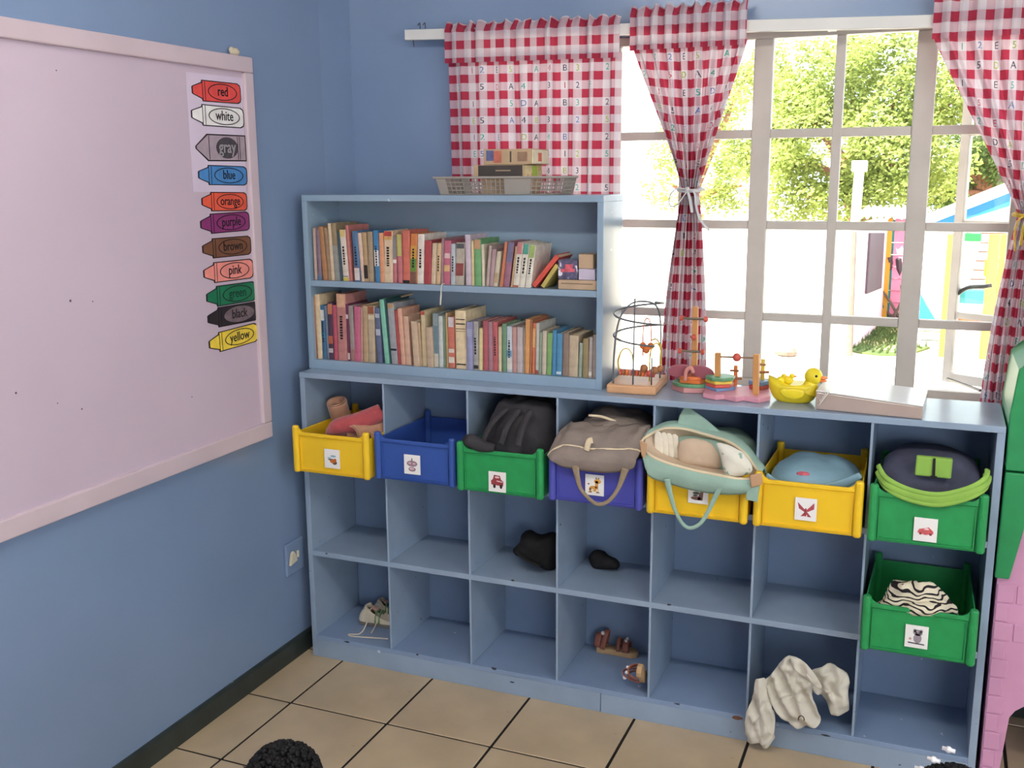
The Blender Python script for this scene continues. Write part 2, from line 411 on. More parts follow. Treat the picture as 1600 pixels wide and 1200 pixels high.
def make_curtain(name, label, fn, cloth_w, cloth_h, nu, nv, wf=None):
    wf = wf or (lambda t: 1.0)
    """fn(s,t) -> point; s across the cloth, t from hem of the heading (0) to the foot (1)"""
    root = thing(name, fn(0.5, 1.0), label, 'curtain', 'gingham curtains at the window')
    b = MB(); b.grid(fn, nu, nv, lambda s, t: (cloth_w/2+(s-0.5)*cloth_w*wf(t), t*cloth_h))
    b.build('drape', curt_m, root, smooth=True)
    # heading: the pocket over the rail and the frill above it
    h = MB()
    def head(s, t):
        p = fn(s, 0.0).copy(); a = t*PI*1.0
        p.z = p.z - 0.018 + 0.130*t
        fr = max(0.0, (t-0.72)/0.28)
        p.y = YC + (p.y-YC)*0.45 - 0.026 + 0.022*max(0.0, (t-0.80)/0.20)
        p.y += 0.010*fr*math.sin(s*cloth_w*170) + 0.004*math.sin(s*cloth_w*115)
        p.z += 0.006*fr*math.sin(s*cloth_w*131+1)
        return p
    h.grid(head, nu, 10, lambda s, t: (s*cloth_w*1.0, 0.016-t*0.130))
    h.build('heading', curt_m, root, smooth=True)
    # printed figures and letters on the pale squares
    groups = {}
    nx, nz = int(cloth_w/PER), int(cloth_h/PER); rnd = random.Random(len(label))
    e = 1e-3
    for j in range(nz):
        for i in range(nx):
            if (i*7+j*3) % 5 == 0: continue
            uc, vc = (i+0.75)*PER, (j+0.75)*PER
            if uc > cloth_w-0.01 or vc > cloth_h-0.01: continue
            g = ('3','D','1','A','2','4','E','B','5')[(i*2+(j % 2)*4) % 9]
            vs, fs = GLY[g]; pts = []
            for (gx, gy) in vs:
                t_ = (vc - (gy-0.35)*0.028)/cloth_h; s_ = 0.5 + (uc + gx*0.028 - cloth_w/2)/(cloth_w*wf(min(max(t_,0),1)))
                t_ = min(max(t_, 0), 1)
                if s_ < 0.01 or s_ > 0.99: pts = None; break
                p0 = fn(s_, t_); du = fn(min(s_+e,1), t_) - fn(max(s_-e,0), t_); dv = fn(s_, min(t_+e,1)) - fn(s_, max(t_-e,0))
                n = du.cross(dv); n = n.normalized() if n.length > 1e-12 else Vector((0,-1,0))
                if n.y > 0: n = -n
                pts.append(p0 + n*0.0012)
            if pts is None: continue
            k = ('dark','green','blue','dark','lime')[(i+j) % 5] if rnd.random() < 0.9 else 'red'
            groups.setdefault(k, MB()).add(pts, fs)
    for k, mb in groups.items():
        mb.build('printed_figures', ink[k], root, kind='stuff')
    return root
YC = 0.405
def pleat(s, n, a, ph=0.0): return a*(math.sin(2*PI*n*s+ph) + 0.45*math.sin(2*PI*n*2.17*s+ph*2+1) + 0.3*math.sin(2*PI*n*0.37*s+ph))
zc1 = P(835, 84, Y=YC).z
c1a, c1b = P(700, 84, Y=YC).x, P(972, 84, Y=YC).x
zb1 = 1.13
def f1(s, t):
    x = lerp(c1a, c1b, s + 0.006*math.sin(2*PI*9*s)) + 0.006*math.sin(s*21)*t
    return Vector((x + (0.012*t if s < 0.5 else -0.004*t), YC + pleat(s, 8, 0.007 + 0.006*min(t*3, 1)), lerp(zc1 - 0.01*s, zb1, t)))
make_curtain('window_curtain', 'straight red gingham curtain hanging behind the bookcase', f1, 0.70, zc1-zb1, 220, 40)
def hour(xa, xb, xt, xba, xbb, z0, zt, z1, n, ph, tiew=0.026):
    def f(s, t):
        z = lerp(z0, z1, t); tt = (z0-zt)/(z0-z1)
        if t < tt:
            k = t/tt; e = k**1.12
            x0, x1 = lerp(xa, xt-tiew, e), lerp(xb, xt+tiew, e); am = lerp(0.009, 0.016, k)
        else:
            k = (t-tt)/(1-tt); e = 1-(1-k)**1.9
            x0, x1 = lerp(xt-tiew, xba, e), lerp(xt+tiew, xbb, e); am = lerp(0.016, 0.014, k)
        sag = 0.035*math.sin(min(t/tt, 1)*PI*0.9)*(4*(s-0.5)**2)        # outer folds are pulled up to the tie
        q = 2*s-1
        return Vector((lerp(x0, x1, s), YC - 0.012*(1-q*q)*min(t/tt,1) + pleat(s, n, am, ph), z + (sag if t < tt else 0)*0.6))
    return f
zc2 = P(1080, 66, Y=YC).z; zt2 = P(1079, 296, Y=YC).z
xt2 = P(1079, 296, Y=YC).x
f2 = hour(P(987,66,Y=YC).x, P(1168,66,Y=YC).x, xt2, P(1030,588,Y=YC).x, P(1103,588,Y=YC).x, zc2, zt2, 0.99, 8, 0.4)
w2 = lambda t: (abs(f2(1,t).x-f2(0,t).x)/abs(f2(1,0).x-f2(0,0).x))**0.8
cur2 = make_curtain('window_curtain', 'gingham curtain tied in the middle with a white bow, above the wooden toys', f2, 0.44, zc2-0.99, 170, 60, w2)
xc3 = P(1600, 330, Y=YC).x + 0.02; zc3 = P(1500, 50, Y=YC).z
f3 = hour(P(1457,50,Y=YC).x, xc3*2-P(1457,50,Y=YC).x, xc3, P(1530,640,Y=YC).x, xc3*2-P(1530,640,Y=YC).x-0.03, zc3, P(1600,335,Y=YC).z, 0.93, 8, 1.3, 0.034)
w3 = lambda t: (abs(f3(1,t).x-f3(0,t).x)/abs(f3(1,0).x-f3(0,0).x))**0.8
cur3 = make_curtain('window_curtain', 'gingham curtain gathered by a yellow tie beside the open casement', f3, 0.72, zc3-0.93, 190, 60, w3)
rib_m = mat('white_ribbon', (232,230,232), 0.7, 0.05, 30, trans=0.3)
def tie(root, c, r, m, loops, name):
    b = MB(); b.tube([c + Vector((r*math.cos(a), 0.75*r*math.sin(a)-0.006, 0.004*math.sin(a))) for a in [2*PI*k/20 for k in range(21)]], 0.006, 6, r2=0.010, cap=False)
    k0 = c + Vector((-0.002, -0.75*r-0.010, 0))
    for pts in loops: b.tube(bez([k0 + Vector(p) for p in pts], 8), 0.0022, 6, r2=0.006)
    b.ball(k0, 0.009, 8, 6)
    b.build(name, m, root, smooth=True)
c2 = Vector((xt2, YC, zt2))
tie(cur2, c2, 0.034, rib_m, [[(0,0,0),(-0.03,-0.01,0.004),(-0.052,-0.012,-0.02),(-0.05,-0.012,-0.05),(-0.028,-0.01,-0.045),(0,0,-0.004)],
    [(0,0,0),(0.025,-0.01,-0.01),(0.032,-0.012,-0.05),(0.045,-0.012,-0.09),(0.075,-0.01,-0.125)],
    [(0,0,0),(0.012,-0.012,-0.03),(0.02,-0.014,-0.07)]], 'tie_ribbon')
yel_m = mat('yellow_gold_braid', (196,160,50), 0.6, 0.25, 60, 0.3, 150)
c3 = Vector((xc3, YC, P(1600,335,Y=YC).z))
tie(cur3, c3, 0.042, yel_m, [[(0,0,0),(-0.03,-0.008,-0.01),(-0.04,-0.01,-0.05),(-0.034,-0.01,-0.10)], [(0,0,0),(-0.018,-0.012,-0.03),(-0.022,-0.012,-0.085)], [(0,0,0),(0.02,-0.01,-0.05),(0.02,-0.01,-0.1)]], 'tie_braid')

# wooden rail
ra, rb = P(634, 55, Y=YC), P(1470, 33, Y=YC)
b = MB(); d = (rb-ra); d.y = 0
ra2, rb2 = ra, ra + d*1.33
for p in (0,): b.hexa([ra2+Vector((0,-0.009,-0.017)), rb2+Vector((0,-0.009,-0.017)), rb2+Vector((0,0.009,-0.017)), ra2+Vector((0,0.009,-0.017)),
        ra2+Vector((0,-0.009,0.017)), rb2+Vector((0,-0.009,0.017)), rb2+Vector((0,0.009,0.017)), ra2+Vector((0,0.009,0.017))])
rail = thing('curtain_rail', ra, 'white painted wooden curtain rail above the window', 'curtain rail')
b.build('batten', white_m, rail, bevel=0.002)
for t in (0.10, 0.62, 0.97):
    q = ra2 + (rb2-ra2)*t; b = MB(); b.box(q+Vector((-0.012,0.009,-0.014)), q+Vector((0.012,YW-YC+0.0,0.014))); b.build('bracket', white_m, rail)
for dx in (0.055, 0.075):
    b = MB(); q = ra2 + Vector((dx,0,0.017)); b.tube(bez([q, q+Vector((0.002,-0.004,0.014)), q+Vector((-0.004,0.004,0.02)), q+Vector((-0.010,0.002,0.012))],5), 0.0018, 5); b.build('wire_hook', metal_m, rail)
b = MB(); q = ra2 + Vector((0.028,0,-0.017)); b.tube([q, q+Vector((0.002,0,-0.022))], 0.0015, 5)
b.build('wire_hook', metal_m, rail)
# ================================================================== NOTICE BOARD WITH COLOUR CARDS
board_m = mat('board_lilac_paint', (202,184,200), 0.5, 0.05, 1.5, 0.05, 20, 0.35, chips=((120,110,130), 26, 0.775))
brim_m = mat('board_frame_pink_paint', (206,188,196), 0.45, 0.06, 4, 0.12, 40, 0.4)
XF = WX + 0.022                # front of the frame
bt, bb = P(395,90,X=XF), P(427,682,X=XF)
by1 = (bt.y+bb.y)/2; bz1 = bt.z; bz0 = bb.z; by0 = -2.6; fw = 0.058
board = thing('notice_board', (WX, by1, bz0), 'large lilac notice board with a pink frame on the blue wall', 'notice board')
b = MB(); b.box((WX+0.001, by0+0.02, bz0+0.02), (WX+0.010, by1-0.02, bz1-0.02)); b.build('board_panel', board_m, board)
for (y0, y1, z0, z1) in ((by0, by1, bz1-fw*0.8, bz1), (by0, by1, bz0, bz0+fw*0.9), (by1-fw*0.75, by1, bz0+fw*0.9, bz1-fw*0.8), (by0, by0+fw, bz0+fw*0.9, bz1-fw*0.8)):
    b = MB(); b.box((WX+0.001, y0, z0), (XF, y1, z1)); b.build('frame_rail', brim_m, board, bevel=0.004)
XB = WX + 0.0104
mark_m = mat('pin_mark', (96,84,100), 0.9, 0.2, 40)
for u, v, r_ in ((110,470,0.0035),(145,471,0.002),(25,614,0.003),(128,639,0.0025),(300,620,0.002),(88,110,0.002),(90,630,0.0018)):
    c = P(u, v, X=WX+0.010); b = MB(); b.ball(c, (0.0008, r_, r_), 8, 6); b.build('pin_mark', mark_m, board)
# clear tape strip that holds the upper cards
tape_m = mat('shiny_clear_tape', (220,206,226), 0.16, 0.05, 3, 0.3, 14, 0.7)
b = MB(); q = [P(u,v,X=XB) for u, v in ((290,112),(378,122),(384,300),(302,300))]; b.prism(q, (0.0005,0,0))
tag(b.build('tape_sheet', tape_m), 'glossy clear laminate sheet under the upper crayon cards', 'tape')
ink_m = mat('black_outline_ink', (32,26,32), 0.5, 0.1)
def card(word, col, tipuv, enduv, hpx, tcol=None, oval=None, kind=0):
    a, e = P(*tipuv, X=XB), P(*enduv, X=XB)
    mid = ((tipuv[0]+enduv[0])/2, (tipuv[1]+enduv[1])/2)
    hh = (P(mid[0], mid[1]-hpx/2, X=XB) - P(mid[0], mid[1]+hpx/2, X=XB)).length/2
    ax = (e-a); Ln = ax.length; ax.normalize(); up = Vector((0,0,1)); up = (up - ax*up.dot(ax)).normalized(); c = (a+e)/2
    def Q(x, y, d=0.0): return c + ax*(x*Ln/2) + up*(y*hh) + Vector((d, 0, 0))
    root = thing('crayon_card', c - Vector((0,0,hh)), None, 'word card', 'crayon colour cards on the board')
    root['label'] = ('paper crayon in %s with the word %s in an oval' % (word, word)) if oval is None else 'paper crayon in %s with the word %s in a filled oval' % (word, word)
    if kind == 0:
        out = [(-1,-0.32),(-0.94,-0.42),(-0.62,-0.78),(-0.60,-1),(0.86,-1),(0.97,-0.82),(1,-0.5),(1,0.5),(0.97,0.82),(0.86,1),(-0.60,1),(-0.62,0.78),(-0.94,0.42),(-1,0.32)]
    else:
        out = [(-1,-0.1),(-0.55,-1),(1,-1),(1,1),(-0.55,1),(-1,0.1)]
    nr = 0.045
    b = MB(); b.prism([Q(x*1.0,y*1.0) for x, y in out], (0.0012,0,0)); b.build('outline', ink_m, root)
    cm = mat('card_'+word, col, 0.4, 0.10, 30, spec=0.4)
    b = MB(); b.prism([Q(x*(1-nr), y*(1-nr*2.2), 0.0012) for x, y in out], (0.0006,0,0)); b.build('crayon_print', cm, root)
    b = MB(); D = 0.0018
    for x in (-0.60, -0.50) if kind == 0 else (-0.50, 0.72, 0.64):
        b.prism([Q(x,-0.88,D), Q(x+0.022,-0.88,D), Q(x+0.022,0.88,D), Q(x,0.88,D)], (0.0003,0,0))
    ocx = 0.22; orx = 0.60 if kind == 0 else 0.44; ory = 0.80
    cir = [(math.cos(2*PI*k/28), math.sin(2*PI*k/28)) for k in range(28)]
    if oval is None:
        b.ring([Q(ocx+orx*x, ory*y, D) for x, y in cir], [Q(ocx+(orx-0.035)*x, (ory-0.09)*y, D) for x, y in cir], (0.0003,0,0))
    b.build('crayon_lines', ink_m, root)
    if oval is not None:
        b = MB(); b.prism([Q(ocx+orx*x, ory*y, D) for x, y in cir], (0.0003,0,0)); b.build('oval', mat('oval_'+word, oval, 0.4, 0.2, 60), root)
    vs, fs = glyph_polys(word); wd = max(v[0] for v in vs)*2; sc = min(0.92*orx*Ln/2*2/ max(wd,0.1), hh*1.05*2/1.0*0.62)
    b = MB()
    for kx, ky in ((0,0),(0.022,0),(-0.022,0),(0,0.014),(0,-0.014)): b.add([c + ax*(ocx*Ln/2 + (x*0.92+kx)*sc) + up*((y-0.27+ky)*sc) + Vector((D+0.0006+abs(kx)*0.002+abs(ky)*0.003+(0.00001 if kx+ky > 0 else 0),0,0)) for x, y in vs], fs)
    b.build('lettering', mat('letters_'+word, tcol or (28,24,30), 0.5, 0.05), root)
card('red', (222,78,72), (299,140), (376,147), 33)
card('white', (238,236,234), (298,178), (381,185), 33)
card('gray', (166,150,160), (305,230), (384,232), 42, (150,146,150), (74,70,76), 1)
card('blue', (70,130,190), (309,273), (386,275), 31)
card('orange', (226,92,66), (314.5,315), (386,315), 30)
card('purple', (134,50,110), (312.6,351), (389.6,345), 31)
card('brown', (116,76,54), (315.7,389.7), (392,382.7), 31)
card('pink', (236,146,136), (317.5,428), (395.5,419), 32)
card('green', (20,112,78), (322,465.5), (399.7,454), 32, (14,60,46))
card('black', (40,36,42), (324,499), (403,485), 31, (22,20,24), (112,98,104))
card('yellow', (236,206,72), (326,539), (402.7,518), 31)
# lump of putty on the board's corner
putty_m = mat('cream_putty', (212,200,176), 0.8, 0.15, 40, 0.3, 60)
pp = P(366, 79, X=WX+0.012); b = MB(); b.ball((pp.x, pp.y, bz1+0.010), (0.010,0.020,0.013), 12, 8, 0.005, 60, 2.0, zmin=bz1+0.0005); b.ball((pp.x, pp.y-0.016, bz1+0.012), (0.007,0.008,0.012), 8, 6, 0.003, 80, 5.0, zmin=bz1+0.0005)
tag(b.build('putty_lump', putty_m, smooth=True), 'small cream lump of putty on top corner of the board', 'putty')

# wall socket painted over in blue, beside the shelf
so = [P(u,v,X=WX) for u, v in ((442,852),(470,838),(474,888),(445,902))]
sy0, sy1 = so[0].y, so[1].y; sz = (so[0].z+so[3].z)/2; sh = 0.058
sk = thing('wall_socket', (WX, (sy0+sy1)/2, sz-sh), 'blue painted wall socket with a cream switch by the shelf', 'wall socket')
b = MB(); b.box((WX+0.0005, sy0, sz-sh), (WX+0.012, sy1, sz+sh)); b.build('plate', wall_m, sk, bevel=0.004)
cream_m = mat('cream_plastic', (214,206,184), 0.4, 0.08, 20)
k = P(456,872,X=WX+0.014); b = MB(); b.prism([k+Vector((0,-0.022,-0.022)), k+Vector((0,0.022,-0.014)), k+Vector((0,0.012,0.014)), k+Vector((0,0.002,0.026)), k+Vector((0,-0.010,0.022))], (0.010,0,0)); b.build('switch', cream_m, sk, bevel=0.003)
k = P(464,865,X=WX+0.012); b = MB(); b.box(k+Vector((0,-0.004,-0.012)), k+Vector((0.006,0.006,0.012))); b.build('socket_hole_cover', cream_m, sk, bevel=0.002)

# ================================================================== CUBBY UNIT
cub = thing('cubby_unit', (1.05, 0.14, 0), 'long low blue wooden cubby unit of three rows under the window', 'shelf unit')
def bd(name, a, c, m=cub_m, parent=cub, bev=0.0015): 
    b = MB(); b.box(a, c); return b.build(name, m, parent, bevel=bev)
XL, XLI, XRI, XRO = -0.017, 0.0021, 2.1035, 2.1233
bd('top_board', (XL,-0.002,ZTU), (XRO,YB+0.012,ZT), cubf_m)
bd('side_panel', (XL,0,0), (XLI,YB,ZTU), cubf_m); bd('side_panel', (XRI,0,0), (XRO,YB,ZTU), cubf_m)
bd('shelf_board', (XLI,0.0,Z2B), (XRI,YB,Z2T), cubf_m); bd('shelf_board', (XLI,0.0,Z1B), (XRI,YB,Z1T), cubf_m)
bd('bottom_board', (XLI,0.0,ZB-0.016), (XRI,YB,ZB), cub_m)
xj = P(938,1095,Y=0).x
bd('plinth', (XLI,0.001,0), (xj-0.001,0.018,ZB-0.016), cubf_m); bd('plinth', (xj+0.001,0.0,0), (XRI,0.018,ZB-0.016), cubf_m)
for i in range(7):
    x0 = 0.3*i if i else XLI; x1 = 0.3*(i+1) if i < 6 else XRI
    bd('back_panel', (x0+0.0006,YB,ZB-0.016), (x1-0.0006,YB+0.006,ZTU), cub_m, bev=0)
for i in range(1, 7):
    for z0, z1 in ((ZB,Z2B),(Z2T,Z1B),(Z1T,ZTU)):
        bd('divider', (0.3*i-0.0035,0.001,z0), (0.3*i+0.0035,YB,z1), cubf_m, bev=0.001)

# worn paint along the lower edges
chip_m = mat('bare_brown_wood_chip', (120,84,66), 0.9, 0.2, 60); chipd_m = mat('dark_paint_chip', (58,60,66), 0.9, 0.2, 60); chipw_m = mat('pale_paint_chip', (196,206,214), 0.8, 0.1, 60)
for u, v, w_, h_, m in ((1152,1122,0.019,0.007,chip_m),(542,1003,0.014,0.0035,chipd_m),(652,1023,0.006,0.004,chipd_m),(772,1045,0.012,0.004,chipd_m),(1058,1100,0.010,0.003,chipd_m),(1290,1149,0.014,0.003,chipd_m),(800,1066,0.010,0.0025,chipd_m),(592,1018,0.008,0.006,chipw_m),(801,907,0.008,0.003,chipd_m),(510,865,0.005,0.003,chipd_m),(1045,945,0.007,0.003,chipd_m)):
    c = P(u, v, Y=-0.0005); r_ = random.Random(u); q = MB()
    q.prism([c+Vector((w_*math.cos(2*PI*k/9)*r_.uniform(0.6,1.1), 0, h_*math.sin(2*PI*k/9)*r_.uniform(0.6,1.1))) for k in range(9)], (0,0.0015,0)); q.build('paint_chip', m, cub)

# ================================================================== BOOKCASE
bkc_m = mat('bookcase_blue_paint', (138,160,180), 0.22, 0.06, 5, 0.08, 20, 0.5, chips=((196,206,214), 34, 0.745))
bk = thing('bookcase', (0.5, 0.17, ZT), 'two-shelf blue bookcase full of books standing on the cubby unit', 'bookcase')
BBT = ZT + 0.032
bd('top_board', (BXL,BKF,BZT-0.02), (BXR,BKB,BZT), bkc_m, bk); bd('side_panel', (BXL,BKF,ZT), (BXL+0.02,BKB,BZT-0.02), bkc_m, bk)
bd('side_panel', (BXR-0.02,BKF,ZT), (BXR,BKB,BZT-0.02), bkc_m, bk)
bd('shelf_board', (BXL+0.02,BKF+0.002,BST-0.02), (BXR-0.02,BKB-0.006,BST), bkc_m, bk); bd('bottom_board', (BXL+0.02,BKF+0.002,ZT), (BXR-0.02,BKB-0.006,BBT), bkc_m, bk)
bd('back_panel', (BXL+0.02,BKB-0.006,ZT), (BXR-0.02,BKB,BZT-0.02), bkc_m, bk, bev=0)
str_m = mat('white_cord', (206,204,200), 0.8, 0.1, 60)
b = MB(); s0 = P(690,430,Y=BKF-0.003); b.tube(bez([(s0.x,BKF+0.03,BST+0.003),(s0.x,BKF-0.003,BST+0.001),(s0.x-0.003,BKF-0.004,BST-0.03),(s0.x-0.006,BKF-0.004,BST-0.062)],6), [0.0022]*12+[0.0030]*7, 6)
tag(b.build('bookmark_cord', str_m, smooth=True), 'white cord hanging over the edge of the bookcase shelf', 'cord')

# ================================================================== BOOKS
cover_m = mat('book_cover_card', (255,255,255), 0.5, 0.16, 45, 0.05, 60, 0.35, objcol=True, chips=None)
page_m = mat('book_paper_pages', (214,196,164), 0.85, 0.18, 90)
ORD = ['first','second','third','fourth','fifth','sixth','seventh','eighth','ninth','tenth','eleventh','twelfth','thirteenth','fourteenth','fifteenth','sixteenth','seventeenth','eighteenth','nineteenth','twentieth']
TENS = {2:'twenty',3:'thirty',4:'forty',5:'fifty',6:'sixty'}
TENTH = {2:'twentieth',3:'thirtieth',4:'fortieth',5:'fiftieth',6:'sixtieth'}
def ordinal(n): return ORD[n-1] if n <= 20 else (TENTH[n//10] if n % 10 == 0 else TENS[n//10]+'-'+ORD[n % 10-1])
def cname(c):
    r, g, b_ = c; mx, mn = max(c), min(c)
    if mx-mn < 26: return 'dark grey' if mx < 110 else 'grey' if mx < 185 else 'pale grey'
    if r >= g >= b_:
        if mx-mn < 75: return 'cream' if mx > 205 else 'beige' if mx > 175 else 'brown'
        if g > 0.82*r: return 'yellow'
        if g > 0.55*r: return 'orange' if mx-mn > 105 else 'tan'
        return 'red'
    if r >= b_ > g: return 'pink' if mx > 180 else 'mauve'
    if g >= r and g >= b_: return 'green'
    if b_ > r: return 'blue' if b_-r > 45 else 'lavender'
    return 'grey'
def dull(c):
    g = 0.3*c[0]+0.59*c[1]+0.11*c[2]; return tuple(0.93*(0.78*x+0.22*g) for x in c)
def book(idx, shelf, xt, xb, wt, wb, vt, col, bands=(), letters=False, depth=0.150, fwd=0.0, total=1, zs=0):
    Yf = BKF + 0.016 - fwd; zb_ = BST if shelf == 'upper' else BBT
    zb_ += 0.0006
    T0, T1 = P(xt, vt, Y=Yf), P(xt+wt, vt, Y=Yf)
    ztop = T0.z
    # bottom edge: on the shelf; x where the spine foot is seen
    def foot(u):
        p = P(u, 445 if shelf == 'upper' else 580, Y=Yf); 
        for _ in range(4):
            q = Vector((p.x, Yf, zb_)) - CAM; v = 600 - FPX*q.dot(UP)/q.dot(FW); p = P(u, v, Y=Yf)
        return p.x
    xb0, xb1 = foot(xb), foot(xb+wb)
    W_ = max(((T1.x-T0.x)+(xb1-xb0))/2, 0.004) - 0.0008; xt0 = T0.x
    H = ztop - zb_; sh = (xt0-xb0)
    def Q(x, y, z): return Vector((xb0 + 0.0004 + x + sh*(z/H), y, zb_ + z))
    def bx(mb, x0, x1, y0, y1, z0, z1):
        mb.hexa([Q(x0,y0,z0),Q(x1,y0,z0),Q(x1,y1,z0),Q(x0,y1,z0),Q(x0,y0,z1),Q(x1,y0,z1),Q(x1,y1,z1),Q(x0,y1,z1)])
    desc = cname(col)
    if bands:
        o2 = cname(bands[-1][2]); extra = (' with %s band' % o2) if o2 != desc else ' with pale band'
    else: extra = ''
    thick = 'thin ' if W_ < 0.011 else 'thick ' if W_ > 0.026 else ''
    col = dull(col); bands = [(f0, f1, dull(c)) for f0, f1, c in bands]
    root = thing('book', (xb0+W_/2, Yf, zb_), '%s%s book%s, %s from left on the %s bookcase shelf' % (thick, desc, extra, ordinal(idx), shelf), 'book', 'books on the %s bookcase shelf' % shelf)
    c_ = min(0.0018, W_*0.2)
    mb = MB()
    # rounded spine and two boards
    n = 4; prof = [(W_*(0.5-0.5*math.cos(PI*k/n)), Yf + 0.0025*(1-math.sin(PI*k/n))) for k in range(n+1)]
    pts = [Q(x, y, 0) for x, y in prof] + [Q(W_, Yf+0.006, 0), Q(0, Yf+0.006, 0)]
    top = [Q(x, y, H) for x, y in prof] + [Q(W_, Yf+0.006, H), Q(0, Yf+0.006, H)]
    m_ = len(pts); mb.add(pts+top, [list(range(m_))[::-1], list(range(m_,2*m_))] + [(i,(i+1)%m_,m_+(i+1)%m_,m_+i) for i in range(m_)])
    bx(mb, 0, c_, Yf+0.006, Yf+depth, 0, H); bx(mb, W_-c_, W_, Yf+0.006, Yf+depth, 0, H)
    mb.build('cover', cover_m, root, color=col)
    mb = MB(); bx(mb, c_, W_-c_, Yf+0.006, Yf+depth-0.003, 0.002, H-0.003); mb.build('pages', page_m, root)
    for (f0, f1, bc) in bands:
        mb = MB(); bx(mb, W_*0.08, W_*0.92, Yf-0.0006, Yf+0.003, H*f0+0.0005, H*f1-0.0005); mb.build('spine_band', cover_m, root, color=bc)
    if letters:
        mb = MB(); r_ = random.Random(idx*13+len(shelf)); z = H*0.32
        while z < H*0.68:
            l = r_.uniform(0.004, 0.009); bx(mb, W_*0.34, W_*0.62, Yf-0.0010, Yf+0.001, z, min(z+l, H*0.7)); z += l + 0.0025
        mb.build('spine_print', ink_m, root)
    return root
R1 = [ # top-left x, foot-left x, width at top, width at foot, top y, colour, bands, print
 (487.5,491,4,5,356,(202,168,152)), (492,496.5,4.5,7.5,358,(142,116,136),[(0.0,0.10,(90,130,180))]), (496.5,504.5,8,7,354,(190,126,76)), (505,512,6,5,356,(166,130,96)),
 (511,517.5,4.5,6,349,(230,200,160)), (515.5,524,10,6.5,349,(156,132,96),[(0.0,0.62,(150,152,148))]), (526,531,3.5,4.5,362,(62,92,108)), (529.5,536,9,9.5,359,(232,214,200),[(0.0,0.07,(230,204,60)),(0.08,0.10,(60,90,120)),(0.86,1.0,(228,196,110))],1),
 (538.5,545.5,5,5,352,(206,112,104)), (549,554,9,9,361,(76,122,170),[(0.02,0.27,(232,214,206)),(0.27,0.29,(170,60,80))],1), (558,564,6.5,5,364,(230,190,166)), (564.5,569,8,6,363,(190,154,108),[(0.06,0.34,(52,48,40))]), (573,575.5,8.5,8,362,(170,144,114)),
 (582,586,8.5,7.5,360,(58,132,190),[(0.31,0.62,(226,222,222))],1), (591,593.5,8,6.5,364,(234,152,102)), (599,600,14,13.5,361,(230,198,158),[(0.90,1.0,(206,62,56)),(0.83,0.90,(232,170,80))],1), (613,613.5,6,7,369,(206,116,122),[(0.52,1.0,(140,140,138)),(0.42,0.5,(232,226,220))]), (619.5,621,8,7.5,366,(208,110,118),[(0.55,1.0,(192,192,92))]),
 (628,629,13,10.5,360,(222,106,86),[(0.0,0.06,(40,40,44))]), (641,640,11,10.5,365,(226,122,56),[(0.0,0.24,(132,88,70)),(0.24,0.50,(90,150,50)),(0.50,0.76,(226,160,50))],1), (652.3,651,10.5,10.5,366,(234,218,204),[],1), (663,662,11.3,10.5,376,(190,66,74)),
 (675,673,7.5,7,380,(222,192,156),[],0), (682.7,680.5,6.8,7,380,(224,184,132),[],1), (689.5,688,4.5,4,372,(172,128,136)), (694.2,692.3,9.5,11,376,(204,98,124),[(0.30,0.45,(226,176,110)),(0.6,0.72,(230,190,190))]), (704,703.6,8.3,6.2,381,(186,196,204),[],1), (712.4,710,12.8,15.5,379,(186,174,156),[(0.22,0.52,(158,70,66)),(0.86,0.98,(84,90,96))]),
 (726,727.6,9,8.3,367,(206,184,202)), (735.5,736.3,4.5,4.5,376,(222,198,138)), (740.3,741.2,10.5,11,374,(104,172,106),[(0.79,1.0,(206,150,106))]), (751.2,752.6,4.8,4.6,382,(220,206,176)),
 (763.5,758.3,5,5,384,(194,166,160)), (768.6,763.6,7.6,6,389,(182,146,152)), (776,770,6.5,7.5,393,(216,202,172),[(0.1,0.4,(196,166,120))]), (788,780,5.5,5,378,(216,122,86)), (793.6,785.5,9.5,10,378,(168,106,130),[(0.55,1.0,(120,112,150))]),
 (804.5,797.2,3.4,3.4,385,(200,160,112)), (808,800.8,10,9,379,(232,222,204),[(0.74,1.0,(206,120,124)),(0.0,0.05,(190,90,70))],1), (818,810,9.5,9.2,381,(232,222,204),[(0.76,1.0,(70,160,140))],1), (827.8,819.6,9.5,9.5,383,(234,224,206),[(0.70,1.0,(160,190,96))],1)]
for i, r in enumerate(R1):
    book(i+1, 'upper', r[0], r[1], r[2], r[3], r[4], r[5], r[6] if len(r) > 6 else (), (r[7] if len(r) > 7 else 0), depth=random.Random(i).uniform(0.125, 0.165))
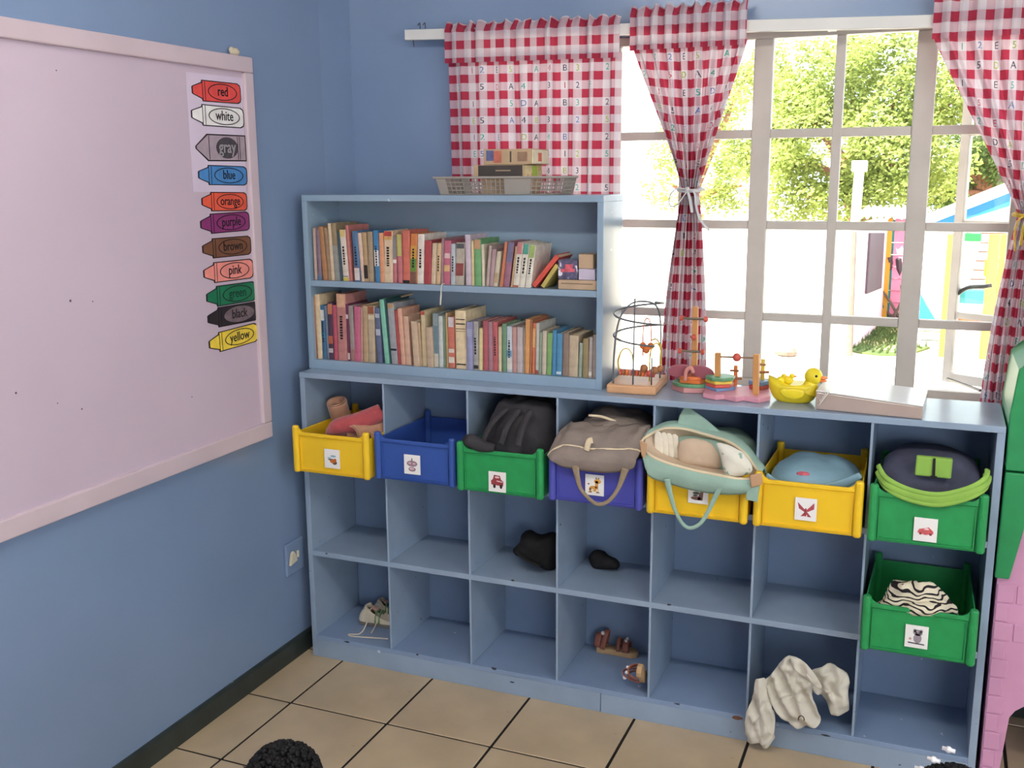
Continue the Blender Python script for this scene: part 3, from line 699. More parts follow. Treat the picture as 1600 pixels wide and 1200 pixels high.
R2 = [
 (487,490,3.8,5.6,463,(196,120,80)), (491,496,8,7.5,460,(238,206,158)), (499.3,504,6.5,6,477,(56,112,156),[(0.72,0.92,(220,216,210)),(0.40,0.5,(40,140,180))],1), (506,510.3,4.8,3,478,(112,124,150)), (511,513.6,7.5,8,473,(88,58,88),[(0.80,0.98,(214,120,80)),(0.28,0.42,(214,100,60)),(0.12,0.2,(200,190,190))]), (518.7,521.8,5.6,6,477,(212,80,104)),
 (524.4,528,14.5,15,459,(206,128,122),[(0.80,1.0,(224,168,128))],1), (539,543.2,4,4.6,475,(120,48,82),[(0.02,0.14,(214,190,190)),(0.74,0.82,(220,200,196))]), (543.2,548,9,5.5,478,(158,142,138),[(0.0,0.22,(176,120,110))]), (552.4,553.7,10,9.5,479,(212,98,136)), (562.6,563.4,3,3.6,480,(216,150,140)), (565.6,567.3,8,8,478,(194,160,118)), (573.8,575.6,10.2,10.6,478,(196,172,140),[(0.86,1.0,(160,84,56)),(0.76,0.84,(226,208,170))]),
 (584.4,589,7,9,481,(94,106,146),[(0.5,0.62,(180,184,206)),(0.82,0.9,(170,180,200))]), (591.8,601,7,8,468,(120,202,172)), (599.2,609.3,4.6,2,468,(38,84,86)), (604,611.5,11,9.8,474,(162,164,170),[(0.22,0.26,(40,44,50)),(0.92,1.0,(190,150,100))]), (615.6,621.6,4.2,4.6,485,(198,74,76)), (620,626.4,7.4,7.4,482,(230,166,136)), (628.8,634,9.5,7.6,494,(222,172,142)),
 (641,645.8,10,9.6,502,(214,180,146)), (651.3,655.6,4.6,4.2,504,(196,156,124)), (656.4,660,7.4,6.8,486,(222,198,148),[(0.93,1.0,(208,80,60))]), (664.2,667,10.2,10.2,511,(202,172,142)), (675,677.4,9,8.2,490,(142,160,168),[(0.26,0.78,(104,134,150)),(0.0,0.25,(214,206,184))]), (684.2,685.8,6.8,7.2,494,(202,208,204)), (691.2,693.2,3.6,3.6,494,(122,146,118)), (695,697,4,3.6,489,(188,148,96)), (699.2,700.8,9.6,10.4,495,(216,110,86),[(0.80,1.0,(214,200,204)),(0.10,0.22,(232,220,206)),(0.30,0.38,(226,214,200))]),
 (710,712.4,18,16,485,(240,212,162),[(0.84,0.86,(60,50,44)),(0.76,0.785,(60,50,44)),(0.68,0.695,(80,66,56)),(0.64,0.652,(80,66,56)),(0.06,0.09,(60,50,44))]), (728.2,728.6,9,10,503,(150,152,198),[(0.70,0.86,(166,170,208))]), (737.4,738.8,10,8.6,502,(174,168,162),[(0.02,0.10,(48,46,48))],1), (748,747.8,5.6,6.4,513,(226,206,138)), (754,754.4,7.6,8.4,501,(192,88,98)), (762,763,7,7,503,(176,122,138)), (769.2,770.2,7.8,7.4,503,(212,96,98),[],1), (778,778,5,6,511,(222,198,158)),
 (784,784.4,7,7,506,(108,154,116)), (791.2,791.6,8.6,8.6,510,(196,206,218),[(0.34,0.48,(100,150,190)),(0.06,0.30,(226,218,204))],1), (800,800.4,7,6.4,511,(202,144,136)), (807.2,807,9.8,9.4,511,(198,180,182)), (817.6,816.6,2.6,2.2,512,(170,156,140)), (820.6,819,7.8,7.4,499,(230,154,82)), (828.6,826.6,3.6,3.6,500,(194,112,72)), (832.4,830.4,4.8,5.6,505,(222,112,72),[(0.52,0.9,(236,170,96))]), (837.4,836.2,5.4,5,505,(200,196,186),[(0.0,0.08,(170,70,60))]), (843,841.4,4.2,4.4,519,(140,160,136)), (847.4,846,7.2,6.6,517,(212,192,168)), (855,852.8,8,8.6,520,(120,172,92)),
 (863.4,861.6,6.2,6.4,516,(66,142,196)), (869.8,868.2,9,9.4,521,(72,144,192),[(0.03,0.10,(206,222,236))]), (879.2,878,9.8,9.6,520,(146,120,106)), (889.2,887.8,15.4,14.2,524,(198,174,142)), (905,903,5,6,536,(152,170,150)), (910.6,909.6,9.4,8.8,529,(160,136,90)), (920.4,918.8,6,5.8,527,(182,168,164),[(0.05,0.15,(226,214,200))]), (926.8,925,6,7.4,523,(172,152,140))]
for i, r in enumerate(R2):
    fwd = 0.012 if i in (20, 23, 30) else 0.0
    book(i+1, 'lower', r[0], r[1], r[2], r[3], r[4], r[5], r[6] if len(r) > 6 else (), (r[7] if len(r) > 7 else 0), depth=random.Random(i+90).uniform(0.12, 0.165), fwd=fwd)
# leaning books, small boxes at the end of the upper shelf
def lean_book(uv0, uv1, th, col, label, dep):
    Yf = BKF+0.02
    a, c = P(*uv0, Y=Yf), P(*uv1, Y=Yf); d = (c-a); d.y = 0; H = d.length; d.normalize(); n = Vector((d.z,0,-d.x))
    a.z = BST + 0.001 + (th*abs(n.z) if n.z < 0 else 0)
    root = thing('book', a, label, 'book', 'leaning books on the upper bookcase shelf')
    def bx(mb, x0, x1, y0, y1, z0, z1):
        q = lambda x, y, z: Vector((a.x, 0, a.z)) + n*x + d*z + Vector((0, y, 0))
        mb.hexa([q(x0,y0,z0),q(x1,y0,z0),q(x1,y1,z0),q(x0,y1,z0),q(x0,y0,z1),q(x1,y0,z1),q(x1,y1,z1),q(x0,y1,z1)])
    m1 = MB(); bx(m1,0,th,Yf,Yf+0.004,0,H); bx(m1,0,0.0015,Yf+0.004,Yf+dep,0,H); bx(m1,th-0.0015,th,Yf+0.004,Yf+dep,0,H); m1.build('cover', cover_m, root, color=col)
    m1 = MB(); bx(m1,0.0015,th-0.0015,Yf+0.004,Yf+dep-0.003,0.002,H-0.003); m1.build('pages', page_m, root)
lean_book((831,446), (868,399), 0.014, (200,84,72), 'red book leaning right beside the white-spined set', 0.13)
lean_book((845,446), (868,412), 0.012, (188,170,96), 'olive yellow book leaning under the red leaning book', 0.11)
stick_m = mat('tan_wooden_stick', (186,160,126), 0.7, 0.1, 30)
b = MB(); b.tube([P(556,481,Y=0.125), P(645,459,Y=0.215)], 0.0035, 6, r2=0.006); tag(b.build('wooden_stick', stick_m), 'thin wooden stick lying across the tops of the lower books', 'stick')
def carton(name, u0, u1, v0, z0, dep, m, label, cat, Yf=BKF+0.018, lid=None, edge=0.002):
    a, c = P(u0, v0, Y=Yf), P(u1, v0, Y=Yf)
    root = thing(name, ((a.x+c.x)/2, Yf+dep/2, z0), label, cat)
    b = MB(); b.box((a.x,Yf,z0), (c.x,Yf+dep,a.z)); b.build('carton_body', m, root, bevel=edge)
    return root, a, c
card_m = mat('plain_tan_cardboard', (182,156,130), 0.8, 0.1, 12, 0.1, 60)
lav_m = mat('lavender_card', (190,180,200), 0.7, 0.05, 12)
tin_m = mat('dark_patterned_tin', (92,88,116), 0.4, 0.5, 60, chips=((226,220,226), 55, 0.60))
teal_m = mat('teal_card', (110,160,158), 0.7, 0.08, 12)
zf = P(900, 438, Y=BKF+0.012).z
r0, a0, c0 = carton('flat_box', 872, 932, 437, BST+0.0006, 0.15, card_m, 'flat tan cardboard box under the small tin on the upper shelf', 'box', BKF+0.012)
b = MB(); b.box((a0.x+0.01,BKF+0.0112,a0.z-0.012),(c0.x-0.012,BKF+0.0122,a0.z-0.009)); b.build('lid_seam', mat('tan_seam', (120,100,84), 0.8), r0)
r0, a1, c1 = carton('small_tin', 872, 902, 406, a0.z+0.0006, 0.06, tin_m, 'small dark patterned tin with pink lettering panel on the tan box', 'tin', BKF+0.02)
pk_m = mat('pink_print', (206,96,108), 0.6, 0.3, 80)
q = [P(u,v,Y=BKF+0.0195) for u, v in ((882,424),(894,424),(895,413),(883,413))]; b = MB(); b.prism(q, (0,0.0006,0)); q = [P(u,v,Y=BKF+0.0195) for u, v in ((876,425),(898,425),(898,420),(876,420))]; b.prism(q,(0,0.0004,0)); b.build('printed_panel', pk_m, r0)
r0, a2, c2_ = carton('small_box', 904, 930, 420, a0.z+0.0006, 0.07, lav_m, 'small lavender box right of the patterned tin', 'box', BKF+0.02)
carton('small_box', 904, 927, 397, a2.z+0.0006, 0.06, card_m, 'small brown box stacked on the lavender box', 'box', BKF+0.022)
# ================================================================== BINS
binm = {'yellow': mat('bin_yellow_plastic', (240,196,40), 0.38, 0.05, 6, spec=0.45), 'blue': mat('bin_blue_plastic', (52,84,160), 0.38, 0.05, 6, spec=0.45),
        'violet': mat('bin_violet_blue_plastic', (74,78,168), 0.38, 0.05, 6, spec=0.45), 'green': mat('bin_green_plastic', (40,146,82), 0.42, 0.08, 30, spec=0.4)}
paper_m = mat('sticker_paper', (240,238,236), 0.6, 0.03)
YF = -0.09
def sticker_shape(mb, S, pts, d): mb.prism([S(x, y, d) for x, y in pts], (0, -0.0003, 0))
def ell(cx, cy, rx, ry, n=14, a0=0.0): return [(cx+rx*math.cos(2*PI*k/n+a0), cy+ry*math.sin(2*PI*k/n+a0)) for k in range(n)]
PIC = {
 'bee': [((90,80,70), [ell(0.35,-0.45,0.35,0.25), ell(-0.1,-0.1,0.5,0.10)]), ((214,120,50), [ell(0.1,-0.3,0.42,0.22), ell(0.45,-0.1,0.2,0.18)]), ((150,190,210), [ell(0.2,0.35,0.4,0.13), ell(-0.4,0.1,0.25,0.09)])],
 'mushroom': [((150,120,130), [ell(0,-0.55,0.5,0.28), ell(0,0.12,0.75,0.36)]), ((206,178,188), [ell(0,-0.5,0.34,0.14), ell(-0.3,0.18,0.22,0.12), ell(0.3,0.14,0.2,0.12)]), ((120,90,100), [ell(0,0.62,0.08,0.18)])],
 'truck': [((150,60,66), [[(-0.75,-0.35),(0.75,-0.45),(0.8,0.1),(0.5,0.3),(0.35,0.75),(-0.4,0.8),(-0.55,0.3),(-0.8,0.1)]]), ((226,196,196), [[(-0.05,0.05),(0.72,-0.02),(0.72,0.1),(-0.05,0.18)], ell(0,0.55,0.3,0.12)]), ((40,34,38), [ell(-0.35,-0.5,0.17,0.25), ell(0.5,-0.5,0.17,0.25)])],
 'giraffe': [((220,160,80), [ell(-0.1,-0.4,0.55,0.32), [(0.05,-0.3),(0.45,-0.3),(0.42,0.5),(0.1,0.5)], ell(0.35,0.45,0.42,0.26), [(-0.6,-0.75),(-0.35,-0.75),(-0.3,-0.4),(-0.65,-0.4)], [(0.25,-0.75),(0.5,-0.75),(0.5,-0.4),(0.2,-0.4)]]), ((240,226,196), [ell(-0.25,-0.55,0.16,0.14), ell(0.35,-0.55,0.14,0.14)]), ((120,84,56), [ell(-0.7,0.1,0.12,0.08), ell(0.2,0.8,0.06,0.1), ell(0.5,0.8,0.06,0.1), [(-0.7,-0.85),(-0.3,-0.85),(-0.3,-0.75),(-0.7,-0.75)], [(0.2,-0.85),(0.6,-0.85),(0.6,-0.75),(0.2,-0.75)]])],
 'tree': [((128,92,84), [[(-0.1,-0.8),(0.5,-0.8),(0.6,0.4),(0.3,0.2),(0.1,-0.2)], ell(-0.2,-0.6,0.6,0.2)]), ((84,92,76), [ell(-0.2,-0.05,0.4,0.16), ell(0.35,0.45,0.28,0.14), ell(0.3,0.75,0.28,0.1)]), ((60,50,54), [ell(-0.3,-0.3,0.3,0.08)])],
 'butterfly': [((176,78,84), [[(0,-0.1),(-0.85,0.7),(-0.7,0.05),(-0.15,-0.25)], [(0.05,-0.1),(0.85,0.75),(0.85,0.1),(0.2,-0.25)], [(0,-0.15),(-0.5,-0.75),(-0.1,-0.7)], [(0.05,-0.15),(0.6,-0.75),(0.2,-0.75)], ell(0,-0.3,0.14,0.45)])],
 'car': [((206,96,100), [[(-0.75,-0.3),(-0.6,0.05),(-0.3,0.12),(0.3,0.3),(0.75,-0.1),(0.75,-0.35),(0,-0.5)]]), ((236,200,200), [ell(0.1,0.1,0.25,0.1)]), ((130,60,66), [ell(-0.45,-0.38,0.14,0.12), ell(0.5,-0.4,0.14,0.12)])],
 'koala': [((150,140,148), [ell(0.1,-0.15,0.4,0.5), ell(0.1,0.45,0.46,0.32), ell(-0.2,0.65,0.16,0.16), ell(0.42,0.65,0.16,0.16)]), ((70,62,70), [ell(-0.05,0.42,0.1,0.11), ell(0.3,0.42,0.1,0.11), [(-0.8,-0.72),(0.8,-0.78),(0.8,-0.66),(-0.8,-0.60)]]), ((206,160,150), [ell(-0.6,-0.25,0.13,0.13)])]}
def make_bin(x0, x1, z0, colour, pic, suv, label, yf=YF, z_front=0.133):
    m = binm[colour]; yb = 0.262; root = thing('storage_bin', ((x0+x1)/2, (yf+yb)/2, z0+0.0006), label, 'storage bin', 'plastic bins in the cubbies')
    z0 = z0 + 0.0006; H = z_front; t = 0.004
    # openings narrower than the fronts: tub tapers a little towards the foot
    b = MB(); tp = 0.008
    A = [Vector((x0+tp,yf+0.004,z0)), Vector((x1-tp,yf+0.004,z0)), Vector((x1-tp-0.006,yb-0.006,z0)), Vector((x0+tp+0.006,yb-0.006,z0))]
    B_ = [Vector((x0+tp*0.6,yf,z0+H)), Vector((x1-tp*0.6,yf,z0+H)), Vector((x1-tp-0.004,yb,z0+H)), Vector((x0+tp+0.004,yb,z0+H))]
    cA = sum(A, Vector())/4; cB = sum(B_, Vector())/4
    def ins(p, c, d): return Vector((p.x + (d if p.x < c.x else -d), p.y + (d if p.y < c.y else -d), p.z))
    Ai = [ins(p, cA, t) + Vector((0,0,t)) for p in A]; Bi = [ins(p, cB, t) for p in B_]
    vs = A + B_ + Bi + Ai; fs = [(3,2,1,0)]
    for i in range(4):
        j = (i+1) % 4; fs += [(i,j,4+j,4+i), (4+i,4+j,8+j,8+i), (8+i,8+j,12+j,12+i)]
    fs.append((12,13,14,15)); b.add(vs, fs); b.build('tub', m, root, bevel=0.0015)
    for (x, y) in ((x0+0.0115,yf-0.001),(x1-0.0115,yf-0.001),(x0+tp+0.014,yb-0.006),(x1-tp-0.014,yb-0.006)):
        q = MB(); q.lathe((x,y,z0), [(0.0085,-0.0+0.0005),(0.0115,0.006),(0.0115,H+0.018),(0.0085,H+0.023)], 14); q.build('corner_post', m, root, smooth=False, bevel=0.001)
    q = MB(); q.box((x0+0.022,yf-0.004,z0+H-0.010),(x1-0.022,yf+0.005,z0+H+0.002)); q.build('rim', m, root, bevel=0.0025)
    for s in (1,-1):
        q = MB(); xa = x0+0.02 if s > 0 else x1-0.02; q.prism([(xa,yf-0.003,z0+H), (xa+s*0.022,yf-0.003,z0+H), (xa+s*0.008,yf-0.003,z0+H+0.008), (xa,yf-0.003,z0+H+0.018)], (0,0.007,0)); q.build('rim_gusset', m, root)
    q = MB(); q.ring([(x0+0.026,yf-0.0022,z0+0.008),(x1-0.026,yf-0.0022,z0+0.008),(x1-0.026,yf-0.0022,z0+H-0.012),(x0+0.026,yf-0.0022,z0+H-0.012)],
                     [(x0+0.029,yf-0.0022,z0+0.011),(x1-0.029,yf-0.0022,z0+0.011),(x1-0.029,yf-0.0022,z0+H-0.015),(x0+0.029,yf-0.0022,z0+H-0.015)], (0,0.006,0)); q.build('front_bead', m, root)
    c = P(*suv, Y=yf-0.003); w_, h_ = 0.0285, 0.0315
    def S(x, y, d=0.0): return Vector((c.x + x*w_, yf - 0.0026 + 0.0012 - d, c.z + y*h_))
    q = MB(); q.prism([S(-1,-1), S(1,-1), S(1,1), S(-1,1)], (0,-0.0022,0)); st = q.build('sticker', paper_m, root)
    dd = 0.0024
    for k, (col, shapes) in enumerate(PIC[pic]):
        q = MB()
        for sh in shapes: sticker_shape(q, S, [(x*0.9, y*0.86) for x, y in sh], dd + 0.0003*k)
        q.build('picture', mat('ink_%s_%d' % (pic, k), col, 0.6, 0.2, 200), st)
    return root
make_bin(0.016, 0.303, Z1T, 'yellow', 'bee', (519,717), 'yellow bin with a bee sticker at the left end of the top row', yf=-0.10)
make_bin(0.308, 0.594, Z1T, 'blue', 'mushroom', (644,726), 'empty royal blue bin with a pale sticker in the top row', yf=-0.075)
make_bin(0.606, 0.891, Z1T, 'green', 'truck', (777,753), 'green bin with a red truck sticker holding a charcoal backpack')
make_bin(0.904, 1.193, Z1T, 'violet', 'giraffe', (929,758), 'violet blue bin with a giraffe sticker in the top row', yf=-0.08)
make_bin(1.207, 1.494, Z1T, 'yellow', 'tree', (1091,770), 'yellow bin with a tree sticker under the mint green bag')
make_bin(1.508, 1.794, Z1T, 'yellow', 'butterfly', (1259,796), 'yellow bin with a butterfly sticker in the top row')
make_bin(1.808, 2.093, Z1T, 'green', 'car', (1446,828), 'green bin with a small red car sticker in the top row', yf=-0.10)
make_bin(1.808, 2.094, Z2T, 'green', 'koala', (1432,995), 'green bin with a grey koala sticker in the middle row')

# ================================================================== SOFT THINGS
def pillow(mb, outline, n, th, rings=6, amp=0.0, fr=18.0, seed=0.0, zmin=None, c=None, ymax=None):
    """cushion-like closed form with the given outline (world points) and thickness along n"""
    o = [Vector(q) for q in outline]; n = Vector(n).normalized(); c = Vector(c) if c is not None else sum(o, Vector())/len(o); N_ = len(o); vs = []
    for k in range(rings*2+1):
        a = -PI/2 + PI*k/(rings*2)
        s = math.cos(a)**0.6 if abs(math.cos(a)) > 1e-6 else 0.02
        for p in o:
            q = c + (p-c)*max(s, 0.02) + n*(math.sin(a)*th)
            if amp: q = q + n*(amp*noise.noise(q*fr + Vector((seed,seed,seed)))) + (p-c).normalized()*(amp*0.6*noise.noise(q*fr*1.4 + Vector((seed+5,1,2))))
            if zmin is not None and q.z < zmin: q.z = zmin
            vs.append(q)
    m = rings*2+1
    fs = [(k*N_+i, k*N_+(i+1) % N_, (k+1)*N_+(i+1) % N_, (k+1)*N_+i) for k in range(m-1) for i in range(N_)]
    fs += [list(range(N_))[::-1], [(m-1)*N_+i for i in range(N_)]]
    mb.add(vs, fs); return mb
def smooth_loop(pts, n=4):
    p = [Vector(q) for q in pts]; m = len(p); out = []
    for i in range(m):
        a, b_, c, d = p[i-1], p[i], p[(i+1) % m], p[(i+2) % m]
        for k in range(n):
            t = k/n; out.append(0.5*((2*b_) + (c-a)*t + (2*a-5*b_+4*c-d)*t*t + (3*b_-a-3*c+d)*t*t*t))
    return out
def PL(lst, Y): return [P(u, v, Y=Y) for u, v in lst]

# bin 1: pink jacket with tan turned-back sleeves
pinkc_m = mat('pink_fleece', (168,76,80), 0.95, 0.12, 30, 0.5, 90, 0.1, sheen=0.4)
tan_m = mat('tan_knit_cuff', (184,138,112), 0.95, 0.12, 40, 0.6, 120, 0.1, sheen=0.3)
jk = thing('jacket', (0.2, 0.06, Z1T+0.006), 'pink jacket with tan rolled sleeves stuffed in the leftmost yellow bin', 'clothing')
b = MB(); b.ball((0.205,0.10,0.800), (0.078,0.13,0.070), 40, 24, 0.02, 14, 3.0, zmin=Z1T+0.012); b.build('jacket_body', pinkc_m, jk, smooth=True)
b = MB(); b.tube(bez([(0.115,-0.03,0.825),(0.155,-0.045,0.858),(0.215,-0.02,0.872),(0.275,0.03,0.900)],8), vals([0.018,0.028,0.034,0.03],25), 12, r2=vals([0.02,0.03,0.04,0.03],25)); b.build('pink_fold', pinkc_m, jk, smooth=True)
def cuff(path, r):
    q = MB(); pa = bez(path, 6); n = len(pa); q.tube(pa, vals([r*0.92,r,r*1.02], n), 18, cap=False); k = pa[-1]; d = (pa[-1]-pa[-2]).normalized()
    q.tube([k-d*0.04, k-d*0.01, k+d*0.002, k+d*0.004], [r*0.66, r*0.78, r*0.88, r*1.02], 18, cap=False); q.build('sleeve', tan_m, jk, smooth=True, solid=0.003)
e_ = P(552,679,Y=-0.06); cuff([e_+Vector((0.05,0.11,0.008)), e_+Vector((0.022,0.055,0.006)), e_], 0.030)
e_ = P(572,684,Y=-0.025); cuff([e_+Vector((0.01,0.11,0.012)), e_+Vector((0.008,0.055,0.008)), e_], 0.030)
e_ = P(526,628,Y=0.09); cuff([e_+Vector((0.02,0.04,-0.13)), e_+Vector((0.004,0.02,-0.06)), e_], 0.033)
# bin 3: charcoal backpack
char_m = mat('charcoal_nylon', (58,56,60), 0.85, 0.22, 14, 0.6, 45, 0.2)
bp = thing('backpack', (0.75, 0.08, Z1T+0.005), 'charcoal black backpack bulging out of the green truck bin', 'backpack')
b = MB(); b.ball((0.762,0.105,0.846), (0.124,0.155,0.128), 48, 32, 0.022, 11, 8.0, zmin=Z1T+0.012, power=0.85); b.build('bag_body', char_m, bp, smooth=True)
b = MB()
for dx in (-0.06, 0.0, 0.055): b.tube(bez([(0.75+dx,-0.085,0.865),(0.76+dx*0.9,-0.058,0.915),(0.775+dx*0.7,0.0,0.955)],8), [0.007]*17, 8, r2=0.012)
b.build('fold_seam', char_m, bp, smooth=True)
b = MB(); b.tube(bez([(0.628,-0.07,0.862),(0.655,-0.088,0.868),(0.69,-0.09,0.856),(0.73,-0.088,0.853)],8), vals([0.015,0.022,0.02,0.012],25), 10); b.build('strap', char_m, bp, smooth=True)
# bin 4: taupe nappy backpack with webbing handle
taupe_m = mat('taupe_canvas', (136,124,116), 0.9, 0.10, 20, 0.5, 70, 0.15)
taupe2_m = mat('taupe_webbing', (150,134,112), 0.9, 0.10, 60, 0.5, 160, 0.15)
pipe_m = mat('cream_piping', (222,204,172), 0.7, 0.06, 40)
tb = thing('backpack', (1.05, 0.05, Z1T+0.005), 'taupe canvas backpack with a hanging handle in the giraffe bin', 'backpack')
b = MB(); b.ball((1.055,0.115,0.845), (0.122,0.165,0.105), 44, 28, 0.016, 10, 4.0, zmin=Z1T+0.012, power=0.75); b.build('bag_body', taupe_m, tb, smooth=True)
rim = bez(PL([(856,712),(866,702),(885,696),(920,701),(960,702),(990,702),(1001,706)], -0.105), 6)
low = bez(PL([(870,722),(876,727),(890,731),(920,736),(955,738),(985,733),(992,724)], -0.112), 6)
b = MB(); nn = len(rim)
def flap(s, t):
    k = s*(nn-1); i = min(int(k), nn-2); p = rim[i].lerp(rim[i+1], k-i); q = low[i].lerp(low[i+1], k-i)
    r_ = p.lerp(q, t); r_.y -= 0.012*math.sin(t*PI) + 0.004*noise.noise(r_*30); return r_
b.grid(flap, 40, 8)
back = [p + Vector((0, 0.11+0.02*math.sin(i), 0.045)) for i, p in enumerate(rim)]
b.grid(lambda s, t: (rim[min(int(s*(nn-1)),nn-1)].lerp(back[min(int(s*(nn-1)),nn-1)], t) + Vector((0,0,0.010*math.sin(t*PI)+0.006*noise.noise(Vector((s*6,t*4,1)))))), nn-1, 10)
b.build('front_flap', taupe_m, tb, smooth=True, solid=0.006)
b = MB(); b.tube(rim, 0.0035, 8); b.tube(bez(PL([(920,649),(940,651),(965,660)],0.02),8), 0.004, 8); b.build('piping', pipe_m, tb, smooth=True)
b = MB(); hp = bez(PL([(898,724),(902,745),(908,765),(925,783),(937,788),(952,782),(965,765),(972,748),(977,732)], -0.118), 6); n_ = len(hp)
b.tube(hp, 0.0025, 8, r2=vals([0.012,0.0085,0.006,0.006,0.006,0.006,0.006,0.0085,0.012], n_), up=(0,1,0)); b.build('handle', taupe2_m, tb, smooth=True)
b = MB(); b.tube(bez(PL([(916,704),(920,690),(926,688)],-0.118),6), 0.002, 8, r2=0.009, up=(0,1,0)); b.build('cream_loop', pipe_m, tb, smooth=True)
b = MB(); b.tube(bez(PL([(880,690),(887,682),(893,686)],-0.03),6), 0.003, 8, r2=0.010); b.build('leather_tab', mat('tan_leather', (190,150,116), 0.5, 0.1, 30), tb, smooth=True)
b = MB(); b.tube(bez(PL([(900,676),(940,672),(985,676),(1010,668)],-0.0),8), vals([0.006,0.012,0.012,0.008],25), 8, r2=0.014); b.build('shoulder_strap', taupe_m, tb, smooth=True)
# bin 5: mint green bag standing open, nappies inside
mint_m = mat('mint_canvas', (150,178,164), 0.9, 0.08, 18, 0.4, 70, 0.15)
beige_m = mat('beige_lining', (206,184,160), 0.95, 0.08, 14, 0.3, 40, 0.1)
mb5 = thing('nappy_bag', (1.35, 0.05, Z1T+0.005), 'open mint green bag showing folded nappies in the tree bin', 'bag')
b = MB(); b.ball((1.352,0.10,0.822), (0.128,0.15,0.10), 40, 24, 0.012, 10, 9.0, zmin=Z1T+0.012, power=0.75); b.build('bag_body', mint_m, mb5, smooth=True)
rp = [(1004,688,-0.07),(1022,676,-0.03),(1042,669,0.0),(1072,671,0.015),(1105,680,0.01),(1138,690,-0.005),(1162,707,-0.03),(1178,728,-0.06),(1189,745,-0.10),(1160,749,-0.125),(1125,743,-0.135),(1085,735,-0.135),(1045,724,-0.13),(1020,714,-0.12),(1008,703,-0.10)]
loop = smooth_loop([P(u,v,Y=y) for u, v, y in rp], 4); cen = P(1092,702,Y=0.05); nl = len(loop)
b = MB()
def bowl(s, t):
    k = s*nl; i = int(k) % nl; p = loop[i]; q = p.lerp(cen, t**0.8); q.y += 0.03*math.sin(t*PI*0.8); q.z -= 0.03*math.sin(t*PI)*0.5; return q
b.grid(bowl, nl, 8); b.build('lining', beige_m, mb5, smooth=True)
b = MB(); b.tube(loop+[loop[0]], 0.0045, 8, cap=False); b.build('piping', pipe_m, mb5, smooth=True)
fi = loop[8*4:] + [loop[0]]; fl = bez(PL([(1186,762),(1170,770),(1130,772),(1085,766),(1045,755),(1015,744),(1008,722)], -0.128), 6)
b = MB(); nf = len(fi)-1
def panel(s, t):
    k = s*nf; i = min(int(k), nf-1); p = fi[i].lerp(fi[i+1], k-i); k2 = s*(len(fl)-1); j = min(int(k2), len(fl)-2); q = fl[j].lerp(fl[j+1], k2-j)
    r_ = p.lerp(q, t); r_.y -= 0.010*math.sin(t*PI); return r_
b.grid(panel, 44, 8)
bi = loop[:8*4+1]
b.grid(lambda s, t: bi[min(int(s*32),32)].lerp(bi[min(int(s*32),32)]+Vector((0,0.09,-0.02)), t) + Vector((0,0,0.02*math.sin(t*PI))), 32, 6)
b.build('outer_panel', mint_m, mb5, smooth=True, solid=0.005)
b = MB(); b.prism(PL([(1056,668),(1062,648),(1071,633),(1098,652),(1128,677),(1090,676)], 0.03), (0,0.008,0)); b.build('back_flap', mint_m, mb5, bevel=0.003)
hp = bez(PL([(1042,748),(1048,775),(1056,800),(1068,820),(1080,825),(1094,818),(1106,800),(1118,775),(1128,756)], -0.14), 6)
b = MB(); b.tube(hp, 0.0025, 8, r2=vals([0.010,0.007,0.0055,0.0055,0.0055,0.0055,0.006,0.007,0.010], len(hp)), up=(0,1,0)); b.build('handle', mint_m, mb5, smooth=True)
b = MB(); b.prism(PL([(1168,752),(1190,745),(1186,768),(1184,784),(1166,780)], -0.13), (0,-0.006,0)); b.build('side_strap', mint_m, mb5, bevel=0.002)
b = MB(); b.prism(PL([(1172,742),(1190,738),(1192,756),(1174,762)], -0.135), (0,-0.008,0)); b.prism(PL([(1000,686),(1012,694),(1008,716),(1003,712)], -0.118), (0,-0.008,0)); b.build('leather_tab', MATS['tan_leather'], mb5, bevel=0.003)
nap_m = mat('white_nappy', (232,224,206), 0.9, 0.08, 40, 0.4, 60, 0.1); nap2_m = mat('printed_white_cloth', (226,222,208), 0.9, 0.06, 20, 0.4, 60, 0.1, chips=((150,176,158), 26, 0.60))
for k in range(4):
    b = MB(); pillow(b, smooth_loop([P(u+k*8.5-2,v+k*1.5,Y=-0.05+0.004*k) for u, v in ((1026,678),(1034,676),(1036,700),(1035,714),(1028,712))],3), (1,-0.4,0.1), 0.008, 4, 0.002, 60, k)
    tag(b.build('folded_nappy', nap_m, smooth=True), ('leftmost','second','third','rightmost')[k] + ' of the folded white nappies upright in the mint bag', 'nappy', 'nappies in the mint bag')
b = MB(); pillow(b, smooth_loop(PL([(1120,693),(1145,698),(1166,712),(1176,734),(1160,744),(1135,743),(1127,715)],-0.106),3), (0,-1,0.2), 0.016, 5, 0.006, 40, 4); tag(b.build('muslin_cloth', nap2_m, smooth=True), 'white cloth with pale green print at right in mint bag', 'cloth')
b = MB(); pillow(b, smooth_loop(PL([(1062,690),(1095,686),(1118,700),(1126,730),(1095,731),(1062,722)],-0.05),3), (0,-1,0.3), 0.022, 5, 0.006, 40, 7); tag(b.build('baby_blanket', beige_m, smooth=True), 'beige baby blanket folded in the middle of the mint bag', 'blanket')
